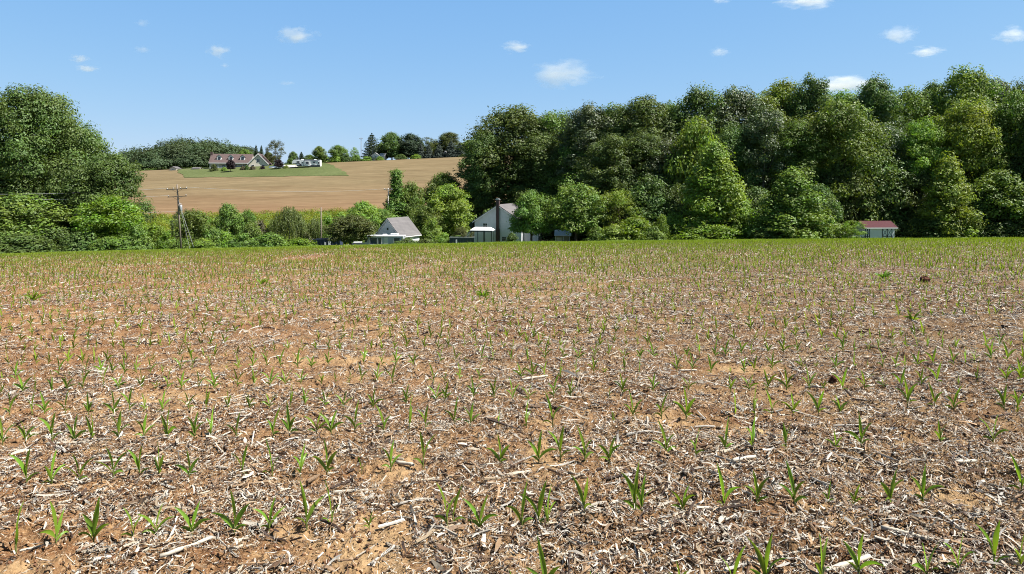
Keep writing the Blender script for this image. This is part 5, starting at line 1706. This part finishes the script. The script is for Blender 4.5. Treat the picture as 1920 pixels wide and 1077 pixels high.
# ---- vehicles
def car(x, y, L_, mat, rz, label, cat='car', Y0=150, p=None, kind='car'):
    p = p or hit(x, y, Y0)
    t = thing('parked_car', label, cat, (p.x, p.y, p.z), rz)
    Hh = 1.45 if kind == 'car' else 1.8
    W_ = 1.8
    prof = [(0, .35), (.02 * L_, .62), (.06 * L_, .85), (.26 * L_, .93), (.40 * L_, Hh), (.74 * L_, Hh), (.90 * L_, .97), (.985 * L_, .88), (L_, .4)]
    mb = MB()
    lower = [(0, .35), (.02 * L_, .62), (.06 * L_, .85), (.26 * L_, .93), (.90 * L_, .97), (.985 * L_, .88), (L_, .4), (L_ * .97, .28), (L_ * .03, .28)]
    mb.prism(lower[::-1][::-1], 0, W_)
    mb.build('body', mat, t)
    cb = MB()
    a = [(.27 * L_, .935), (.41 * L_, Hh - .08), (.73 * L_, Hh - .08), (.89 * L_, .972)]
    n_ = [(x_, .12, z_) for x_, z_ in a] + [(x_, W_ - .12, z_) for x_, z_ in a]
    n_[1] = (a[1][0], .25, a[1][1]); n_[2] = (a[2][0], .25, a[2][1]); n_[5] = (a[1][0], W_ - .25, a[1][1]); n_[6] = (a[2][0], W_ - .25, a[2][1])
    cb.add(n_, [(3, 2, 1, 0), (4, 5, 6, 7), (0, 1, 5, 4), (1, 2, 6, 5), (2, 3, 7, 6)])
    cb.build('windows', M['glass'], t)
    rb = MB(); rb.bbox(.405 * L_, .735 * L_, .24, W_ - .24, Hh - .078, Hh, .03); rb.build('roof', mat, t)
    for xx in (.19 * L_, .80 * L_):
        for y_ in (-.03, W_ - .19):
            wv_ = MB(); wv_.tube([(xx, y_, .32), (xx, y_ + .22, .32)], [.32, .32], 16); wo_ = wv_.build('wheel', M['rubber'], t)
            rm = MB(); ya = y_ - .012 if y_ < 0 else y_ + .222; rm.tube([(xx, ya, .32), (xx, ya + .01, .32)], [.19, .19], 12); rm.build('rim', M['metal'], wo_)
    return t
car(504, 316.5, 4.6, M['carblue'], R(8), 'blue car parked on the gravel right of the hilltop house')
car(514, 316.8, 4.4, M['carwhite'], R(-4), 'white car parked by the purple-leaved tree right of the hilltop house')
pp = gx(641, 122); 
car(0, 0, 4.7, M['carwhite'], R(10), 'white car half hidden behind the small spreading tree and navy dumpster', p=Vector((pp.x, pp.y, pp.z)))

# ---- camper van next to the garage
cY = 119.0
p = gx(688, cY)
cv = thing('camper_van', 'long white camper van with roof vents parked before the white garage', 'camper van', (p.x, p.y, p.z + .1), R(-3))
q = cY / FPX
CL = 68 * q; zt = P(0, 442.5, cY).z - p.z - .1
mb = MB()
mb.prism([(-.9, .35), (CL, .35), (CL, zt - .2), (CL - .2, zt - .12), (.15, zt - .12), (0.0, zt - .3), (-.45, 1.25), (-.95, 1.05)], 0, 2.2)
mb.build('body', paint('pale_blue_white_panel', (.40, .43, .50), .4, .08, 2, .5), cv)
mb = MB(); mb.bbox(-.1, CL + .08, -.1, 2.3, zt - .117, zt + .03, .05); mb.build('roof', M['carwhite'], cv)
mb = MB(); mb.prism([(-.02, zt - .32), (-.42, 1.30), (-.05, 1.30), (.3, zt - .32)], -.02, 2.22); mb.build('windscreen', M['blueglass'], cv)
for (x0, x1) in [(.55, 1.75), (1.95, 2.5), (4.7, 5.7)]:
    window(cv, x0, x1, .95, zt - .3, 0, 'front', 'blueglass', (0, 0), .05)
mb = MB(); mb.box(3.0, 3.7, -.03, -.003, .42, zt - .25); mb.build('door', M['carwhite'], cv)
for (x0, x1, hh_) in [(2.5, 3.2, .22), (3.9, 5.2, .34)]:
    mb = MB(); mb.bbox(x0, x1, .7, 1.5, zt + .032, zt + .032 + hh_, .07); mb.build('roof_vent', M['carwhite'], cv)
for xx in (.2, CL - 1.4):
    mb = MB(); mb.tube([(xx, -.02, .36), (xx, .24, .36)], [.37, .37], 16); w_ = mb.build('wheel', M['rubber'], cv)
    mb = MB(); mb.tube([(xx, -.035, .36), (xx, -.022, .36)], [.2, .2], 12); mb.build('rim', M['metal'], w_)
mb = MB(); mb.box(-1.02, -.955, .1, 2.1, .35, .55); mb.build('bumper', M['navy'], cv)
mb = MB(); mb.box(-1.0, -.955, .2, .5, .75, .92); mb.box(-1.0, -.955, 1.7, 2.0, .75, .92); mb.build('headlight', M['metal'], cv)

# ---- small buildings on the hilltop
def hut(x0, x1, yb, ye, yr, label, mat='white', roof='roofwhite', Y=None, d=5, axis='y', cat='house', name='small_house', win=True):
    p0 = gx(x0, Y); p1 = gx(x1, Y)
    z0 = min(p0.z, P(0, yb, Y).z)
    t = thing(name, label, cat, (p0.x, p0.y, z0))
    w_ = p1.x - p0.x; e_ = P(0, ye, Y).z - z0; r_ = P(0, yr, Y).z - z0
    mb = MB()
    if axis == 'y':
        mb.prism([(0, -.5), (w_, -.5), (w_, e_), (w_ / 2, r_ - .08), (0, e_)], 0, d)
    else:
        mb.prismx([(0, -.5), (d, -.5), (d, e_), (d / 2, r_ - .08), (0, e_)], 0, w_)
    mb.build('wall', M[mat], t)
    gable_roof(0, w_, 0, d, e_, r_, .25, .15, axis).build('roof', M[roof], t)
    if win: window(t, w_ * .42, w_ * .58, e_ * .3, e_ * .8)
    return t
hut(697, 711, 297, 292.2, 286.8, 'small white gabled house on the hilltop below the wide conifer', Y=297)
hut(711.5, 721, 297, 292.8, 288, 'low white building joined to the right of the hilltop gabled house', Y=298, axis='x', win=True)
hut(831, 838.5, 295, 289, 284, 'pale grey shed half hidden between the blue spruces', Y=301, cat='shed', name='small_shed')
hut(318, 330, 321, 316, 313, 'grey white shed at the left end of the hill lawn', Y=hit(322, 320.5).y, cat='shed', name='small_shed', mat='cream', roof='roofgrey', d=4)
hut(360, 373, 319.5, 316.5, 314.5, 'low tan shed left of the hilltop house', Y=hit(366, 319).y, cat='shed', name='small_shed', mat='cream', roof='roofgrey', axis='x', d=3, win=False)

# ================================================================== poles and wires
def pole(x, ytop, Y, rad, lean, mat, label, arms, tilt=0):
    p = gx(x, Y)
    H = P(0, ytop, Y).z - p.z
    t = thing('utility_pole', label, 'utility pole', (p.x, p.y, p.z))
    t.rotation_euler = (0, lean, R(tilt))
    mb = MB(); mb.tube([(0, 0, -.6), (0, 0, H * .5), (0, 0, H)], [rad, rad * .85, rad * .68], 12); mb.build('pole', mat, t)
    for (dz, L_, ins) in arms:
        mb = MB(); mb.box(-L_ / 2, L_ / 2, -rad - .1, -rad * .6, H - dz - .06, H - dz + .06)
        mb.tube([(-L_ * .25, -rad, H - dz - .05), (-.02, -rad * .9, H - dz - .55)], [.02, .02], 5); mb.tube([(L_ * .25, -rad, H - dz - .05), (.02, -rad * .9, H - dz - .55)], [.02, .02], 5)
        ao = mb.build('crossarm', mat, t)
        for u in ins:
            i_ = MB(); i_.tube([(u * L_ / 2, -rad * .8 - .02, H - dz + .062), (u * L_ / 2, -rad * .8 - .02, H - dz + .16), (u * L_ / 2, -rad * .8 - .02, H - dz + .26)], [.04, .09, .05], 8); i_.build('insulator', M['metal'], ao)
    return t, p, H
up, up_p, up_h = pole(340, 346, 112, .165, -.055, M['wood'], 'tall leaning wooden power pole with two crossarms and a transformer', [(.75, 3.3, (-.9, -.35, .35, .9)), (1.95, 3.0, (-.9, .9))])
up.rotation_euler = (0, -.06, R(4))
mb = MB(); mb.tube([(.38, -.1, up_h - 4.35), (.38, -.1, up_h - 4.25), (.38, -.1, up_h - 3.4), (.38, -.1, up_h - 3.32)], [.2, .26, .26, .2], 14); tf = mb.build('transformer', M['metal'], up)
mb = MB(); mb.tube([(.3, -.1, up_h - 3.32), (.3, -.1, up_h - 3.05)], [.05, .04], 8); mb.tube([(.46, -.1, up_h - 3.32), (.46, -.1, up_h - 3.05)], [.05, .04], 8); mb.build('bushing', M['metal'], tf)
pole(602, 389, 121, .13, 0, M['wood'], 'thin pale grey pole without crossarms left of the white garage', [])
pl, pl_p, pl_h = pole(728, 353, 150, .15, 0, M['palewood'], 'distant power pole with one short crossarm above the garage roof', [(.35, 1.9, (-.85, 0, .85))])
pole(677, 258, 305, .13, 0, M['wood'], 'thin distant pole on the hilltop left of the wide conifer', [(.6, 1.6, (-.8, .8))])

def wire(name, pts, sag, r, label, cat='wire', group=None, mat='wire'):
    a, b = Vector(pts[0]), Vector(pts[1])
    n = 24
    mb = MB()
    mb.tube([a.lerp(b, i / n) - Vector((0, 0, sag * 4 * (i / n) * (1 - i / n))) for i in range(n + 1)], [r] * (n + 1), 5, False)
    o = mb.build(name, M[mat], None)
    tag(o, label, cat, group)
bpy.context.view_layer.update()
def onpole(dx, z): return up.matrix_world @ Vector((dx, -.15, z))
WG = 'power lines along the valley'
wire('power_line', (onpole(-1.5, up_h - .5), P(-420, 352, 84)), .9, .017, 'upper power line running left from the leaning pole', 'power line', WG)
wire('power_line', (onpole(-1.35, up_h - 1.7), P(-420, 356, 83.5)), .9, .017, 'second power line just below the upper one at left', 'power line', WG)
wire('power_line', (onpole(-.2, up_h - 4.3), P(-420, 386, 83)), .9, .015, 'lowest power line crossing the dark trees at left', 'power line', WG)
wire('power_line', (onpole(1.5, up_h - .5), (pl_p.x, pl_p.y, pl_p.z + pl_h - .1)), .7, .016, 'faint power line from the leaning pole to the distant pole', 'power line', WG)
g0, g1_ = gx(358, 111), gx(367, 111)
wire('guy_wire', (onpole(.1, up_h - 2.2), g0), 0, .018, 'left of two pale guy wires anchoring the leaning pole', 'guy wire', 'guy wires')
wire('guy_wire', (onpole(.15, up_h - 2.8), g1_), 0, .024, 'right of two pale guy wires anchoring the leaning pole', 'guy wire', 'guy wires')

# fallen bleached branch by the small willow
p = gx(566, 117)
mb = MB(); rb = random.Random(8)
mb.tube([(0, 0, .5), (.5, 0, 1.2), (1.1, .1, 1.7), (1.9, .2, 2.5)], [.10, .09, .06, .02], 7)
for (z, dx) in ((1.1, -.5), (1.5, -.2), (1.9, .7), (.8, .6)):
    mb.tube([(z * .42, 0, z), (z * .42 + dx * .5, rb.uniform(-.3, .3), z + .3), (z * .42 + dx, rb.uniform(-.5, .5), z + .8)], [.05, .035, .012], 6)
o = mb.build('dead_branch', paint('bleached_wood', (.36, .33, .29), .85, .2, 10, .1)); o.location = (p.x, p.y, p.z - .3)
tag(o, 'bleached dead branch sticking up at the field edge below the willows', 'branch')

# ================================================================== clouds
def cloud_mat(seed, dens):
    m = bpy.data.materials.new('cloud_vapour'); m.use_nodes = True
    nt = m.node_tree; nt.nodes.clear()
    out = nt.nodes.new('ShaderNodeOutputMaterial')
    vol = nt.nodes.new('ShaderNodeVolumePrincipled')
    vol.inputs['Color'].default_value = (.78, .78, .78, 1)
    vol.inputs['Anisotropy'].default_value = .25
    tc = nt.nodes.new('ShaderNodeTexCoord')
    ln = nt.nodes.new('ShaderNodeVectorMath'); ln.operation = 'LENGTH'; nt.links.new(tc.outputs['Object'], ln.inputs[0])
    fall = math_(nt, 'SUBTRACT', 1.0, ln.outputs['Value'])
    mp = nt.nodes.new('ShaderNodeMapping'); mp.inputs['Location'].default_value = (seed * 3.7, seed * 1.3, seed * 2.1); nt.links.new(tc.outputs['Object'], mp.inputs[0])
    n1 = noise(nt, 1.7, 6, .62, mp.outputs[0], .35)
    d = math_(nt, 'ADD', math_(nt, 'MULTIPLY', math_(nt, 'SUBTRACT', n1, .5), 3.0), math_(nt, 'SUBTRACT', math_(nt, 'MULTIPLY', fall, 1.3), .42))
    d = math_(nt, 'MULTIPLY', d, 1.0, True)
    d = math_(nt, 'MULTIPLY', d, dens)
    nt.links.new(d, vol.inputs['Density'])
    nt.links.new(vol.outputs[0], out.inputs['Volume'])
    return m
def cloud(x, y, w, hgt, dens, label, i):
    Y = 3000.0
    p = P(x, y, Y)
    sx, sz = w / FPX * Y / 2, hgt / FPX * Y / 2
    V, F = [], []
    for a in range(13):
        th = math.pi * a / 12
        for b in range(20):
            ph = 2 * math.pi * b / 20
            V.append((math.sin(th) * math.cos(ph), math.sin(th) * math.sin(ph), math.cos(th)))
        if a:
            for b in range(20): F.append(((a - 1) * 20 + b, a * 20 + b, a * 20 + (b + 1) % 20, (a - 1) * 20 + (b + 1) % 20))
    me = bpy.data.meshes.new('cloud'); me.from_pydata(V, [], F); me.update()
    o = put('cloud', me, cloud_mat(i, dens * .6 / max(sz, 20)))
    o.location = p; o.scale = (sx * 1.25, sx * .8, sz * 1.3)
    tag(o, label, 'cloud', 'small clouds in the blue sky')
for i, a in enumerate([(1062, 138, 118, 52, 1.4, 'largest white cloud, above the left end of the woods'),
                       (968, 89, 60, 22, 1.0, 'small flat cloud left above the largest cloud'),
                       (557, 67, 75, 32, 1.2, 'bright puffy cloud in the upper left half of the sky'),
                       (409, 95, 44, 28, 1.3, 'small bright cloud left of the puffy one'),
                       (421, 123, 16, 10, .8, 'tiny wisp just below the small bright cloud'),
                       (150, 110, 38, 16, .9, 'upper of two faint clouds at the far left'),
                       (164, 129, 44, 14, .8, 'lower of two faint clouds at the far left'),
                       (267, 93, 34, 14, .4, 'very faint wisp between the far left clouds and the small bright cloud'),
                       (540, 156, 34, 10, .5, 'faint wisp low in the sky below the puffy cloud'),
                       (1349, 98, 40, 20, .7, 'faint ragged wisp right of the largest cloud'),
                       (1687, 64, 68, 32, 1.1, 'puffy cloud at the upper right'),
                       (1737, 97, 64, 20, .9, 'flat cloud just below the upper right puffy one'),
                       (1900, 66, 66, 30, 1.1, 'cloud touching the right edge of the sky'),
                       (1516, 3, 110, 26, 1.2, 'wide cloud cut by the top edge of the picture'),
                       (1352, 0, 40, 12, .8, 'small cloud at the top edge left of the wide one'),
                       (1585, 160, 150, 36, 1.4, 'white cloud peeking from behind the woods between two knobbly tree tops'),
                       (268, 44, 32, 14, .35, 'very faint wisp high at the left')]):
    cloud(*a, i + 1)
